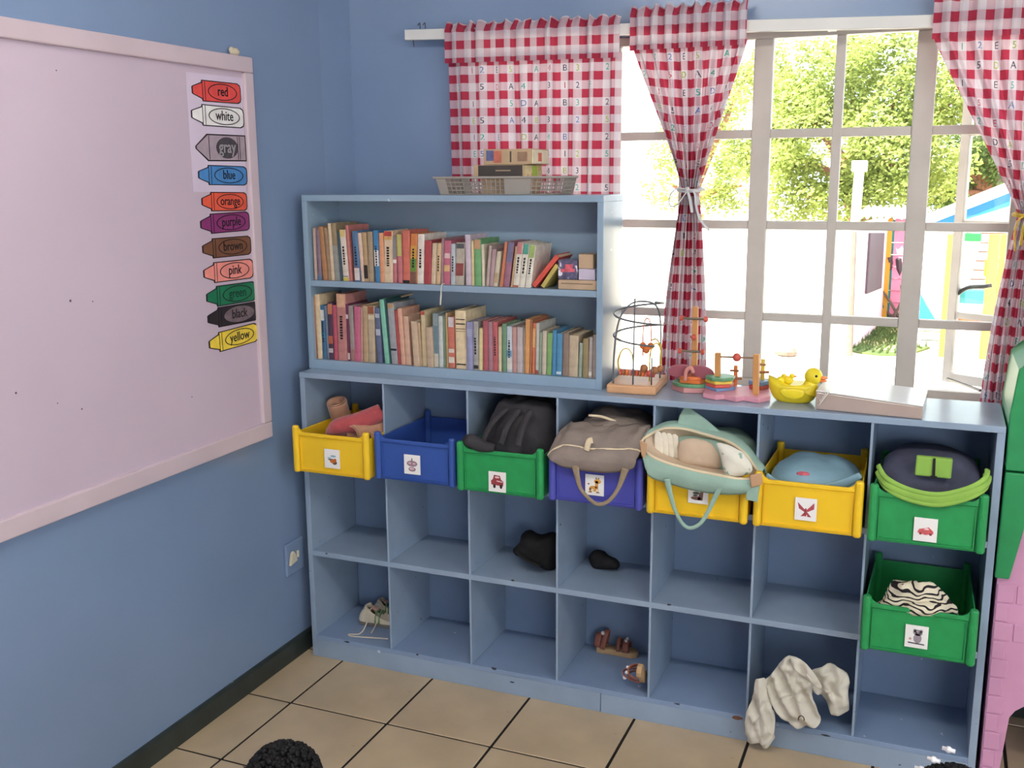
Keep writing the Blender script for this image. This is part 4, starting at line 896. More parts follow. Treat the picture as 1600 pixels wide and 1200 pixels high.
# bin 6: pale blue bag
pbl_m = mat('pale_blue_vinyl', (132,166,182), 0.45, 0.10, 14, 0.3, 40, 0.4)
p6 = thing('toilet_bag', (1.65, 0.05, Z1T+0.005), 'pale blue zipped bag in the butterfly bin', 'bag')
b = MB(); b.ball((1.655,0.085,0.800), (0.122,0.135,0.072), 40, 22, 0.010, 12, 6.0, zmin=Z1T+0.012, power=0.8); b.build('bag_body', pbl_m, p6, smooth=True)
b = MB(); bp_ = bez(PL([(1197,742),(1215,757),(1245,765),(1280,765),(1315,757),(1345,742)],-0.045),6); b.tube(bp_, 0.003, 8, r2=vals([0.008,0.014,0.016,0.016,0.014,0.008],len(bp_)), up=(0,1,0)); b.build('front_band', pbl_m, p6, smooth=True)
b = MB(); rnd = random.Random(3)
for k in range(7):
    c = P(1232+k*8, 741+k*1.3, Y=-0.005); b.ball(c, (0.004,0.004,0.006+0.004*(k % 2)), 6, 5)
b.build('white_print', white_m, p6)
b = MB(); b.ball(P(1255,752,Y=-0.02)+Vector((0,0,0.02)), (0.02,0.01,0.008), 10, 6); b.build('pink_print', pk_m, p6, smooth=True)
c = P(1257,766,Y=-0.075); b = MB(); b.tube([c+Vector((0.018*math.cos(a),0,0.012*math.sin(a))) for a in [PI*k/10 for k in range(11)]], 0.005, 8); b.build('pink_handle', mat('pink_plastic', (226,140,150), 0.4), p6, smooth=True)
# bin 7: navy backpack with lime pocket
navy_m = mat('navy_nylon', (76,78,98), 0.8, 0.12, 16, 0.4, 50, 0.2); lime_m = mat('lime_nylon', (142,182,84), 0.8, 0.08, 16, 0.3, 50, 0.2)
p7 = thing('backpack', (1.95, 0.06, Z1T+0.005), 'navy backpack with a lime green pocket and straps in the car bin', 'backpack')
b = MB(); b.ball((1.952,0.10,0.822), (0.128,0.145,0.098), 44, 26, 0.012, 10, 12.0, zmin=Z1T+0.012, power=0.7); b.build('bag_body', navy_m, p7, smooth=True)
def surf(lst, Y0, ctr, rad): return [P(u,v,Y=Y0) for u, v in lst]
b = MB(); b.prism(PL([(1429,743),(1486,749),(1489,718),(1432,713)], -0.057), (0,0.02,0)); b.build('front_pocket', lime_m, p7, bevel=0.004)
b = MB(); b.prism(PL([(1456,746),(1461,746),(1462,716),(1458,716)], -0.058), (0,-0.003,0)); b.prism(PL([(1454,747),(1464,748),(1464,744),(1454,743)], -0.059), (0,-0.004,0)); b.build('zip', ink_m, p7)
for k, (dv, w_) in enumerate(((0,0.011),(9,0.006),(-9,0.007))):
    sp_ = bez([P(u,v+dv*0.9,Y=y) for u, v, y in ((1372,735,-0.06),(1385,755,-0.10),(1420,773,-0.112),(1465,781,-0.114),(1510,772,-0.112),(1538,757,-0.10),(1543,742,-0.06))],7)
    b = MB(); b.tube(sp_, 0.003, 8, r2=w_, up=(0,1,0)); b.build('strap', lime_m, p7, smooth=True)
# bin 8: striped top
def stripe_material():
    m = mat('striped_jersey', (222,212,188), 0.95, 0.06, 20, 0.4, 80, 0.1); nt = m.node_tree; N = nt.nodes; L = nt.links
    bs = N['Principled BSDF']; tc = N.new('ShaderNodeTexCoord'); w = N.new('ShaderNodeTexWave'); w.bands_direction = 'Z'; w.inputs['Scale'].default_value = 22; w.inputs['Distortion'].default_value = 9; w.inputs['Detail'].default_value = 0.6; w.inputs['Detail Scale'].default_value = 1.1
    L.new(tc.outputs['Object'], w.inputs['Vector']); r = N.new('ShaderNodeValToRGB'); r.color_ramp.interpolation = 'CONSTANT'; e = r.color_ramp.elements
    e[0].color = rgb((44,40,42)); e[0].position = 0; e[1].color = rgb((224,214,190)); e[1].position = 0.30
    L.new(w.outputs['Fac'], r.inputs[0]); L.new(r.outputs[0], bs.inputs['Base Color']); return m
b = MB(); pillow(b, smooth_loop(PL([(1366,950),(1380,934),(1388,914),(1398,908),(1424,910),(1452,911),(1474,926),(1484,940),(1494,952),(1492,972),(1440,968),(1398,958)],-0.02),5), (0.05,-1,0.55), 0.062, 14, 0.016, 30, 21, zmin=Z2T+0.010)
st8 = thing('striped_top', (1.955,0.02,Z2T+0.006), 'crumpled cream and black striped top in the koala bin', 'clothing')
b.build('crumpled_jersey', stripe_material(), st8, smooth=True)
b = MB(); b.tube(bez([(1.90,-0.055,0.505),(1.94,-0.075,0.525),(1.985,-0.07,0.53),(2.02,-0.03,0.53)],8), vals([0.012,0.02,0.02,0.014],25), 10, r2=vals([0.015,0.024,0.026,0.014],25)); b.build('sleeve', MATS['striped_jersey'], st8, smooth=True)
# middle row: black pouch and black sock
blk_m = mat('black_felt', (38,37,38), 0.95, 0.15, 30, 0.4, 90, 0.1)
b = MB(); Y_ = 0.145
pillow(b, smooth_loop(PL([(803,857),(813,846),(816,833),(828,830),(845,836),(868,833),(874,862),(866,889),(846,886),(826,878),(818,868),(809,866)],Y_),4), (0.15,-1,0.1), 0.05, 6, 0.008, 25, 3, zmin=Z2T+0.0006)
o = b.build('felt_pouch', blk_m, smooth=True)
pch = thing('baseball_hat', (0.8,Y_,Z2T+0.0006), 'crumpled black cap lying in the third cubby of the middle row', 'hat'); o.parent = pch; o.matrix_parent_inverse = Matrix.Translation(-pch.location); o.name = 'crown'
q = MB(); q.tube(bez(PL([(806,860),(820,872),(845,884)],0.075),6), 0.003, 8, r2=0.016); q.build('visor', blk_m, pch, smooth=True)
b = MB(); pillow(b, smooth_loop(PL([(921,876),(923,865),(932,859),(942,861),(950,868),(963,874),(968,882),(964,889),(945,889),(928,887)],0.205),4), (0.1,-1,0.2), 0.03, 6, 0.004, 30, 5, zmin=Z2T+0.0006)
tag(b.build('black_sock', blk_m, smooth=True), 'small balled black sock in the fourth cubby of the middle row', 'sock')
# ================================================================== SHOES AND SHIRT IN THE BOTTOM ROW
shoe_m = mat('cream_canvas_shoe', (214,202,180), 0.8, 0.12, 30, 0.3, 60); shoe_g = mat('green_shoe_stripe', (120,150,110), 0.8, 0.1, 30); shoe_p = mat('dusty_pink_shoe_panel', (196,150,138), 0.8, 0.1, 30); inner_m = mat('brown_shoe_lining', (92,70,56), 0.95, 0.1, 30); sole_m = mat('grey_rubber_sole', (120,112,104), 0.7, 0.1, 30); lace_m = mat('cream_shoelace', (216,204,180), 0.9, 0.08, 60)
def sneaker(c, ang, L_, label, laces):
    """toe along ang, c = heel end on the ground"""
    d = Vector((math.cos(ang), math.sin(ang), 0)); s = Vector((-d.y, d.x, 0)); U = Vector((0,0,1))
    root = thing('sneaker', c, label, 'shoe')
    def F(x, y, z): return Vector(c) + d*x*L_ + s*y*L_ + U*z*L_
    foot = [(0,0),(0.03,0.11),(0.15,0.16),(0.35,0.145),(0.55,0.16),(0.72,0.20),(0.88,0.17),(0.97,0.09),(1,0),(0.97,-0.09),(0.88,-0.15),(0.72,-0.17),(0.55,-0.15),(0.35,-0.145),(0.15,-0.15),(0.03,-0.10)]
    fo = smooth_loop([F(x,y,0.004) for x, y in foot], 3)
    b = MB(); b.prism(fo, (0,0,0.085*L_)); b.build('sole', sole_m, root, bevel=0.003)
    # upper: rings shrinking towards the top line; the ankle opening stays open
    levels = [(0.085,1.0,0.0),(0.16,0.99,0.0),(0.24,0.93,-0.01),(0.32,0.82,-0.05),(0.39,0.62,-0.14),(0.45,0.44,-0.24)]
    rows = []
    for z, k, sx in levels:
        row = []
        for (x, y) in foot:
            cx = 0.5; px = cx + (x-cx)*k + sx*(1 if x > 0.3 else 0.35); hz = z*(1.0 if x < 0.45 else max(0.45, 1.0-(x-0.45)*1.05))
            row.append(F(px, y*(0.98 if k > 0.9 else 0.55+0.45*k), max(hz, 0.085)))
        rows.append(row)
    b = MB(); n = len(foot)
    b.add([p for r in rows for p in r], [(i*n+k, i*n+(k+1) % n, (i+1)*n+(k+1) % n, (i+1)*n+k) for i in range(len(rows)-1) for k in range(n)])
    b.build('upper', shoe_m, root, smooth=True, solid=0.004, sub=1)
    top = rows[-1]; ctr = sum(top, Vector())/n
    b = MB(); b.tube(smooth_loop(top,2)+[top[0]], 0.005, 8, cap=False); b.build('collar', shoe_m, root, smooth=True)
    b = MB(); b.add([p.lerp(ctr, 0.05)-U*0.012 for p in top]+[ctr-U*0.03], [(k,(k+1) % n,n) for k in range(n)]); b.build('insole', inner_m, root)
    b = MB(); b.prism([F(0.30,0.0,0.44), F(0.46,0.09,0.36), F(0.52,0.0,0.36), F(0.46,-0.09,0.36)], (0,0,0.05*L_)); b.build('tongue', shoe_p, root, bevel=0.004)
    for x in (0.5, 0.6):
        b = MB(); pa = [F(x-0.02, 0.17*math.cos(a)*1.03, 0.10+0.27*(1-(x-0.45))*math.sin(a)) for a in [PI*k/10 for k in range(11)]]; b.tube(pa, 0.002, 6, r2=0.008); b.build('side_stripe', shoe_g, root, smooth=True)
    for pth in laces:
        b = MB(); b.tube(bez(pth, 8), 0.0022, 6); b.build('lace', lace_m, root, smooth=True)
c0 = P(562, 972, Z=ZB+0.001); 
zl = ZB + 0.0032
def G0(u, v, dz=0.0): p = P(u, v, Z=zl); p.z += dz; return p
sneaker((c0.x, c0.y, ZB+0.0004), 0.12, 0.150, 'cream lace-up child sneaker with loose laces in the bottom left cubby',
   [[G0(588,968,0.045), G0(580,972,0.05), G0(572,985,0.02), G0(562,990), G0(545,991), G0(550,994), G0(575,996), G0(606,998)], [G0(592,965,0.05), G0(590,972,0.045), G0(588,980,0.015), G0(580,989)]])
c1_ = P(590, 942, Z=ZB+0.001)
sneaker((c1_.x+0.03, 0.243, ZB+0.0004), 0.05, 0.118, 'second sneaker standing behind the cream one, half hidden by the divider', [])
# sandals
cop_m = mat('copper_leather', (150,90,74), 0.4, 0.2, 40, 0.2, 60, 0.5); foot_m = mat('tan_footbed', (186,154,116), 0.8, 0.1, 30); gem_m = mat('silver_buckle', (226,214,214), 0.25, 0.05, spec=0.8)
def sandal(fr, L_, label):
    """fr(x,y,z) maps foot-length units to the place"""
    root = thing('sandal', fr(0.5,0,0), label, 'sandal', 'copper sandals in the bottom row')
    foot = [(0,0),(0.03,0.10),(0.15,0.145),(0.35,0.12),(0.55,0.14),(0.72,0.18),(0.88,0.16),(0.97,0.09),(1,0),(0.97,-0.08),(0.88,-0.14),(0.72,-0.15),(0.55,-0.13),(0.35,-0.12),(0.15,-0.14),(0.03,-0.10)]
    n = len(foot); b = MB(); b.add([fr(x,y,0) for x, y in foot]+[fr(x,y,0.12+0.03*(x < 0.35)) for x, y in foot], [list(range(n))[::-1], list(range(n,2*n))]+[(k,(k+1) % n,n+(k+1) % n,n+k) for k in range(n)])
    b.build('sole', foot_m, root, bevel=0.002)
    for x, h, w_ in ((0.72,0.22,0.05),(0.55,0.26,0.03),(0.18,0.42,0.04)):
        b = MB(); b.tube([fr(x+0.08*math.sin(a)*(x < 0.3), 0.16*math.cos(a), 0.13+h*math.sin(a)) for a in [PI*k/12 for k in range(13)]], w_*1.5*L_, 8, r2=0.0022, up=fr(1,0,0)-fr(0,0,0)); b.build('strap', cop_m, root, smooth=True)
    b = MB(); b.tube([fr(0.05+0.02*math.sin(a), 0.13*math.cos(a), 0.15+0.30*math.sin(a)) for a in [PI*k/12 for k in range(13)]], 0.08*L_, 8, r2=0.0022, up=fr(1,0,0)-fr(0,0,0)); b.build('heel_strap', cop_m, root, smooth=True)
    b = MB()
    for y in (-0.06, 0.06): b.ball(fr(0.72, y, 0.38), 0.006, 8, 6)
    b.ball(fr(0.18, -0.1, 0.5), 0.007, 8, 6); b.build('buckle', gem_m, root, smooth=True)
a = P(929,1020,Z=ZB); e = P(990,1030,Z=ZB); d = (e-a).normalized(); s = Vector((-d.y,d.x,0)); L_ = 0.146
sandal(lambda x, y, z: Vector((a.x,a.y+0.02,ZB+0.0006)) + d*x*L_ + s*y*L_ + Vector((0,0,z*L_)), L_, 'copper sandal lying flat in the fourth bottom cubby')
o_ = Vector((1.182, 0.050, ZB+0.02))
sandal(lambda x, y, z: o_ + Vector((-0.30*z, 0, 0))*L_*1.0 + Vector((0.02*x, -0.55*x+0.25*0, 0.45*x))*L_ + Vector((0.0, 0.5*y, 0.75*y+0.12))*L_ + Vector((-0.6*z,0,0))*L_, L_, 'copper sandal tipped on its side against the cubby divider')
# white shirt spilling out of the sixth cubby
shirt_m = mat('off_white_cotton', (226,220,206), 0.95, 0.05, 12, 0.35, 30, 0.1, trans=0.1)
sh_ = thing('white_shirt', (1.60,-0.02,ZB), 'off-white shirt hanging out of the bottom row onto the tiles', 'clothing')
def cloth(name, outline, Y, th, n, seed, amp=0.011, c=None):
    q = MB(); pillow(q, smooth_loop(PL(outline, Y), 4), n, th*0.72, 16, 0.0, c=c)
    nv = Vector(n).normalized(); out = []
    for p in q.v:
        f = 1-2*abs(noise.noise(Vector((p.x*24+p.z*13+seed, p.z*9-p.x*4, seed))))      # ridged folds running down the cloth
        g = noise.noise(Vector((p.x*45, p.y*20, p.z*30+seed)))
        f2_ = 1-2*abs(noise.noise(Vector((p.x*30-p.z*38+seed*2, p.z*12+p.x*14, seed+4))))
        p = p + nv*(amp*(f-0.6)*1.9 + amp*(f2_-0.6)*1.1 + amp*0.3*g) + Vector((0.3*amp*g, 0, 0))
        if p.z < 0.002: p.z = 0.002
        elif p.y > 0.0 and p.z < ZB+0.002: p.z = ZB+0.002
        elif p.z < ZB and p.y > -0.003: p.y = -0.003
        out.append(p)
    q.v = out; q.build(name, shirt_m, sh_, smooth=True)
cloth('sleeve', [(1262,1056),(1278,1044),(1298,1038),(1318,1047),(1326,1058),(1326,1085),(1327,1108),(1312,1116),(1298,1115),(1293,1098),(1284,1086),(1270,1080)], 0.03, 0.03, (0.1,-1,0.2), 7)
cloth('shirt_body', [(1232,1024),(1248,1030),(1262,1048),(1274,1062),(1268,1080),(1274,1100),(1281,1122),(1276,1136),(1262,1134),(1248,1138),(1236,1130),(1218,1118),(1204,1098),(1198,1080),(1194,1064),(1206,1052),(1218,1036)], -0.03, 0.034, (-0.1,-1,0.25), 1, 0.013)
cloth('sleeve', [(1180,1062),(1192,1060),(1198,1074),(1204,1096),(1211,1118),(1209,1150),(1210,1154),(1195,1171),(1186,1160),(1168,1160),(1164,1128),(1172,1096),(1178,1078)], -0.045, 0.022, (-0.1,-1,0.1), 4)
cloth('collar', [(1238,1026),(1256,1034),(1272,1052),(1284,1072),(1278,1076),(1262,1062),(1248,1052),(1236,1040)], -0.055, 0.012, (0.2,-1,0.4), 9, 0.006)
b = MB(); c = P(1252,1124,Y=-0.075); b.tube([c+Vector((0.008*math.cos(t), 0, 0.011*math.sin(t))) for t in [PI*k/10-0.2 for k in range(13)]], 0.0016, 6); b.build('loop', inner_m, sh_)

# ================================================================== TOYS ON THE CUBBY UNIT
wood_m = mat('pale_beech_wood', (206,158,118), 0.5, 0.10, 9, 0.05, 40); wood2_m = mat('golden_pine_wood', (196,140,84), 0.5, 0.12, 9, 0.05, 40)
wire = {k: mat('wire_'+k, c, 0.35, 0.05, spec=0.5) for k, c in dict(grey=(96,98,104), yellow=(206,176,60), red=(206,96,72), green=(90,150,90)).items()}
bead = {k: mat('bead_'+k, c, 0.4, 0.05) for k, c in dict(red=(196,84,72), orange=(222,122,66), brown=(160,104,66), pink=(206,140,130), purple=(120,80,120), green=(100,150,110), yellow=(220,190,80), blue=(120,150,190)).items()}
mz = thing('bead_maze', (1.117,0.147,ZT), 'wire bead maze on a wooden block beside the bookcase', 'toy')
b = MB(); b.hexa([(1.041,0.040,ZT),(1.190,0.048,ZT),(1.176,0.252,ZT),(1.030,0.244,ZT),(1.041,0.040,ZT+0.027),(1.190,0.048,ZT+0.027),(1.176,0.252,ZT+0.027),(1.030,0.244,ZT+0.027)]); b.build('wooden_base', wood_m, mz, bevel=0.006)
zt_ = ZT+0.026; cx, cy = 1.108, 0.146
b = MB()
b.tube(bez([(1.056,0.062,zt_),(1.058,0.062,1.14),(1.066,0.075,1.23),(1.088,0.105,1.278),(1.12,0.14,1.288),(1.155,0.175,1.27),(1.166,0.19,1.2),(1.166,0.19,zt_)],8), 0.0029, 6)
hel = [(cx+0.074*math.cos(t), cy+0.074*math.sin(t), 1.285-0.0105*t) for t in [-0.6+4*PI*k/72 for k in range(73)]]
b.tube(hel, 0.0032, 6); b.tube([(1.117,0.062,zt_),(1.117,0.068,1.305)], 0.0024, 6); b.tube([(1.170,0.075,zt_),(1.17,0.075,1.13)], 0.0022, 6)
b.build('grey_wire', wire['grey'], mz, smooth=True)
b = MB(); b.tube(bez([(1.122,0.15,1.12),(1.122,0.15,1.20),(1.128,0.15,1.232),(1.140,0.15,1.232),(1.146,0.15,1.20),(1.146,0.15,1.12)],6), 0.002, 6); b.build('red_wire', wire['red'], mz, smooth=True)
b = MB(); b.tube(bez([(1.068,0.09,1.075),(1.062,0.09,1.11),(1.075,0.09,1.145),(1.095,0.09,1.148),(1.108,0.09,1.12),(1.110,0.085,zt_)],6), 0.0022, 6)
b.tube(bez([(1.150,0.13,zt_),(1.150,0.13,1.13),(1.162,0.14,1.162),(1.178,0.14,1.15),(1.182,0.14,1.09)],6), 0.0024, 6); b.tube(bez([(1.14,0.18,1.165),(1.16,0.16,1.172),(1.18,0.13,1.162),(1.186,0.12,1.15)],6),0.0024,6); b.build('yellow_wire', wire['yellow'], mz, smooth=True)
for k in range(11):
    b = MB(); p = Vector((1.072+0.0095*k, 0.088+0.002*k, 1.078-0.0004*k)); b.lathe(p, [(0.006,-0.0042),(0.0098,-0.003),(0.0098,0.003),(0.006,0.0042)], 12, ax='x'); b.build('bead', bead[('red','brown','orange','pink','brown')[k % 5]], mz)
for p, r, k in (((1.122,0.15,1.152),0.011,'orange'),((1.146,0.15,1.152),0.011,'orange'),((1.134,0.145,1.140),0.011,'orange'),((1.140,0.10,1.092),0.0125,'brown'),((1.172,0.10,1.088),0.0125,'brown'),((1.184,0.12,1.09),0.011,'brown'),((1.158,0.095,1.078),0.010,'red')):
    b = MB(); b.ball(p, r, 12, 8); b.build('bead', bead[k], mz, smooth=True)
# shape-stacking pole
pt = thing('peg_pole_toy', (1.27,0.15,ZT), 'wooden pole with red-tipped cross pegs on a stack of coloured plates', 'toy')
def plate(root, c, r, z0, h, n, rot, m, name='plate', sx=1.0, sy=1.0):
    q = MB(); q.prism([(c[0]+r*sx*math.cos(2*PI*k/n+rot), c[1]+r*sy*math.sin(2*PI*k/n+rot), z0) for k in range(n)], (0,0,h)); return q.build(name, m, root, bevel=0.002)
pc = P(1077,608,Z=ZT); pc = (1.272, 0.175)
plate(pt, pc, 0.062, ZT+0.0004, 0.016, 6, 0.3, mat('mauve_pink_wood', (196,140,140), 0.5), 'base_plate'); plate(pt, pc, 0.058, ZT+0.0166, 0.010, 24, 0, bead['green'], sx=1.05); plate(pt, (pc[0]+0.004,pc[1]), 0.052, ZT+0.0268, 0.011, 5, 0.2, bead['orange']); plate(pt, (pc[0],pc[1]), 0.046, ZT+0.0380, 0.010, 24, 0, bead['orange'])
leaf_m = mat('plum_painted_wood', (150,84,96), 0.45, 0.08)
for s_, t_ in ((-1,0.02),(1,0.0)):
    q = MB(); c = Vector((pc[0]+s_*0.034, pc[1]-0.035, ZT+0.062)); q.prism([c+Vector((0.036*math.cos(2*PI*k/16)*(1), 0, 0.020*math.sin(2*PI*k/16)+s_*(-0.004)*math.cos(2*PI*k/16))) for k in range(16)], (0,0.012,0)); q.build('leaf_block', leaf_m, pt, bevel=0.003)
q = MB(); q.tube(bez([(pc[0]-0.012,pc[1]-0.05,ZT+0.038),(pc[0]-0.010,pc[1]-0.05,ZT+0.066),(pc[0]+0.004,pc[1]-0.05,ZT+0.076),(pc[0]+0.012,pc[1]-0.05,ZT+0.062)],6),0.006,8); q.build('hook_block', bead['pink'], pt, smooth=True)
pb, ptop = Vector((pc[0]+0.004,pc[1],ZT+0.048)), P(1087,479,Y=pc[1])
q = MB(); w_ = 0.008; q.hexa([pb+Vector((-w_,-w_,0)),pb+Vector((w_,-w_,0)),pb+Vector((w_,w_,0)),pb+Vector((-w_,w_,0)),ptop+Vector((-w_,-w_,0)),ptop+Vector((w_,-w_,0)),ptop+Vector((w_,w_,0)),ptop+Vector((-w_,w_,0))]); q.build('pole', wood2_m, pt, bevel=0.0015)
for va, vb, ua, ub in ((497,499,1065,1103),(548,550,1062,1098)):
    A_, B2 = P(ua,va,Y=pc[1]-0.012), P(ub,vb,Y=pc[1]-0.012); q = MB(); q.tube([A_,B2], 0.0035, 8); pg = q.build('cross_peg', mat('dark_peg', (110,100,84), 0.5), pt)
    for p in (A_,B2): q = MB(); q.lathe(p, [(0.005,-0.006),(0.0085,-0.004),(0.0085,0.004),(0.005,0.006)], 12, ax='x'); q.build('peg_tip', bead['red'], pg)
q = MB(); q.ball(P(1084,527,Y=pc[1]-0.014), 0.009, 12, 8); q.build('peg_tip', bead['red'], pt, smooth=True)
# shape sorter on a pink base with a bead bar
ss = thing('shape_sorter', (1.42,0.14,ZT), 'pink shape-sorting board with two posts and a bead bar', 'toy')
pinkb_m = mat('pink_painted_board', (214,150,164), 0.4, 0.06)
fr_ = [P(1098,622,Z=ZT),P(1118,626,Z=ZT),P(1130,625,Z=ZT),P(1150,629,Z=ZT),P(1162,627,Z=ZT),P(1185,631,Z=ZT),P(1203,627,Z=ZT)]
bk_ = [p + Vector((-0.02,0.15,0)) for p in fr_[::-1]]
q = MB(); q.prism([(p.x,p.y,ZT+0.0004) for p in fr_+bk_], (0,0,0.016)); q.build('base_board', pinkb_m, ss, bevel=0.003)
def post(u, v0, v1, Y, root, w_=0.0085):
    a_, b2 = P(u,v0,Y=Y), P(u+1,v1,Y=Y); a_.z = max(a_.z, ZT+0.0164); q = MB(); q.hexa([(a_.x-w_,Y-w_,a_.z),(a_.x+w_,Y-w_,a_.z),(a_.x+w_,Y+w_,a_.z),(a_.x-w_,Y+w_,a_.z),(b2.x-w_,Y-w_,b2.z),(b2.x+w_,Y-w_,b2.z),(b2.x+w_,Y+w_,b2.z),(b2.x-w_,Y+w_,b2.z)]); q.build('post', wood2_m, root, bevel=0.002); return b2
p1 = post(1121,600,551,0.13,ss); p2 = post(1181,616,553,0.10,ss)
q = MB(); q.tube([p1+Vector((0,0,-0.012)), p2+Vector((0,0,-0.012))], 0.0028, 8); q.build('bead_bar', mat('bar_brown',(140,110,90),0.5), ss)
q = MB(); m_ = (p1+p2)/2 + Vector((0,0,-0.012)); q.ball(m_, 0.0125, 12, 8); q.build('bead', bead['red'], ss, smooth=True)
gp = P(1118,606,Z=ZT+0.03); 
for k, (n, col, r) in enumerate(((4,'blue',0.045),(6,'red',0.042),(5,'yellow',0.044),(8,'green',0.044))): plate(ss, (1.362,0.135), r, ZT+0.0166+0.0102*k, 0.010, n, 0.4*k, bead[col])
for k, (n, col, r) in enumerate(((4,'red',0.03),(4,'blue',0.032))): plate(ss, (1.468,0.185), r, ZT+0.0166+0.0122*k, 0.012, n, 0.3, bead[col])
for (x, y, cl, h) in ((1.395,0.20,'orange',0.062),(1.475,0.195,'yellow',0.062)):
    z = ZT+0.0166 if x < 1.45 else ZT+0.0414
    q = MB(); q.tube([(x,y,z),(x,y,z+h)], 0.006, 8); q.build('peg', bead[cl], ss)
    q = MB(); q.tube([(x-0.022,y-0.004,z+h*0.35),(x+0.02,y-0.004,z+h*0.4)], 0.004, 8); q.tube([(x-0.016,y-0.004,z+h*0.75),(x+0.01,y-0.004,z+h*0.75)], 0.0035, 8); q.build('cross_peg', bead['brown'], ss)
# rubber duck with ducklings on its back
yel_d = mat('yellow_rubber', (238,214,40), 0.35, 0.05, 10, spec=0.5); bk_o = mat('orange_beak', (236,140,84), 0.4, 0.05)
dk = thing('rubber_duck', (1.578,0.12,ZT), 'yellow rubber duck with ducklings on its back beside the wrapped box', 'toy')
q = MB(); nd = 28; rows = []
for k, (z, s_) in enumerate(((0,0.70),(0.008,0.86),(0.024,0.98),(0.040,1.0),(0.052,0.98))):
    row = []
    for i in range(nd):
        t = 2*PI*i/nd; x = 0.066*s_*math.cos(t); y = 0.040*s_*math.sin(t)
        lift = 0.020*max(0,-math.cos(t))**3*(z/0.052) + 0.004*(z/0.052)*max(0,math.cos(t))
        row.append(Vector((1.576+x-0.008*(z/0.052)*max(0,-math.cos(t))**4, 0.118+y, ZT+0.0006+z+lift)))
    rows.append(row)
q.add([p for r in rows for p in r]+[Vector((1.576,0.118,ZT+0.046))], [(i*nd+k,i*nd+(k+1) % nd,(i+1)*nd+(k+1) % nd,(i+1)*nd+k) for i in range(4) for k in range(nd)]+[list(range(nd))[::-1]]+[(4*nd+k,4*nd+(k+1) % nd,5*nd) for k in range(nd)]); q.build('body', yel_d, dk, smooth=True)
hd = P(1271,588,Y=0.112); q = MB(); q.ball(hd, (0.025,0.024,0.025), 20, 14); q.tube(bez([hd+Vector((-0.006,0,-0.015)), hd+Vector((-0.008,0,-0.03)), hd+Vector((-0.014,0,-0.046))],5), vals([0.018,0.022,0.03],11), 14); q.build('head', yel_d, dk, smooth=True)
q = MB(); q.ball(hd+Vector((0.026,-0.002,-0.002)), (0.014,0.012,0.005), 12, 6); q.ball(hd+Vector((0.024,-0.002,-0.011)), (0.014,0.010,0.004), 12, 6); q.build('beak', bk_o, dk, smooth=True)
q = MB(); q.ball(hd+Vector((0.010,-0.022,0.005)), 0.0038, 8, 6); q.build('eye', ink_m, dk, smooth=True)
q = MB(); wp = smooth_loop([Vector((1.576+x, 0.076, ZT+z)) for x, z in ((-0.034,0.038),(-0.01,0.046),(0.03,0.044),(0.034,0.026),(0.01,0.014),(-0.02,0.020))],4); pillow(q, wp, (0,-1,0), 0.006, 4); q.build('wing', yel_d, dk, smooth=True)
for i, (dx, dz) in enumerate(((-0.036,0.068),(-0.014,0.070))):
    c = Vector((1.576+dx, 0.112, ZT+dz-0.008)); q = MB(); q.ball(c, (0.013,0.011,0.012), 12, 8); q.ball(c+Vector((0.008,0,0.012)), 0.008, 10, 8); d_ = q.build('duckling', yel_d, dk, smooth=True)
    q = MB(); q.ball(c+Vector((0.017,-0.001,0.012)), (0.005,0.004,0.003), 8, 5); q.build('beak', bk_o, d_, smooth=True)
# plastic-wrapped pack
wrap_m = mat('clear_wrapped_brown_pack', (176,158,150), 0.22, 0.06, 5, 0.3, 16, 0.6); wht_m = mat('glare_white_wrap', (240,240,242), 0.22, 0.03, 5, 0.2, 12, 0.6)
pk = thing('wrapped_pack', (1.78,0.12,ZT), 'flat pack wrapped in shiny plastic at the right of the duck', 'box')
A = [Vector((1.646,0.030,ZT+0.0006)),Vector((1.922,0.004,ZT+0.0006)),Vector((1.930,0.235,ZT+0.0006)),Vector((1.655,0.255,ZT+0.0006))]
hs = [0.052,0.036,0.036,0.050]
q = MB(); q.hexa(A+[p+Vector((0.004*(1 if k in (0,3) else -1)*0,0,hs[k]-0.002)) for k, p in enumerate(A)]); q.build('brown_pack', wrap_m, pk, bevel=0.004)
q = MB(); q.hexa([p+Vector((0,0,hs[k]-0.0015)) for k, p in enumerate(A)]+[p+Vector((0,0,hs[k]+0.0015)) for k, p in enumerate(A)]); q.build('glare_white_top', wht_m, pk, bevel=0.001)  # top coloured white to carry its blown-out glare
q = MB()
for k in range(7): 
    p = A[0].lerp(A[1], 0.03+0.012*k) + Vector((0,-0.002,0.012+0.005*k)); q.tube(bez([p, p+Vector((0.006,-0.003,0.008)), p+Vector((0.004,-0.001,0.018))],4), 0.0016, 5)
q.build('plastic_crinkle', mat('shiny_clear_film', (226,216,206), 0.12, 0.05, spec=0.8), pk, smooth=True)

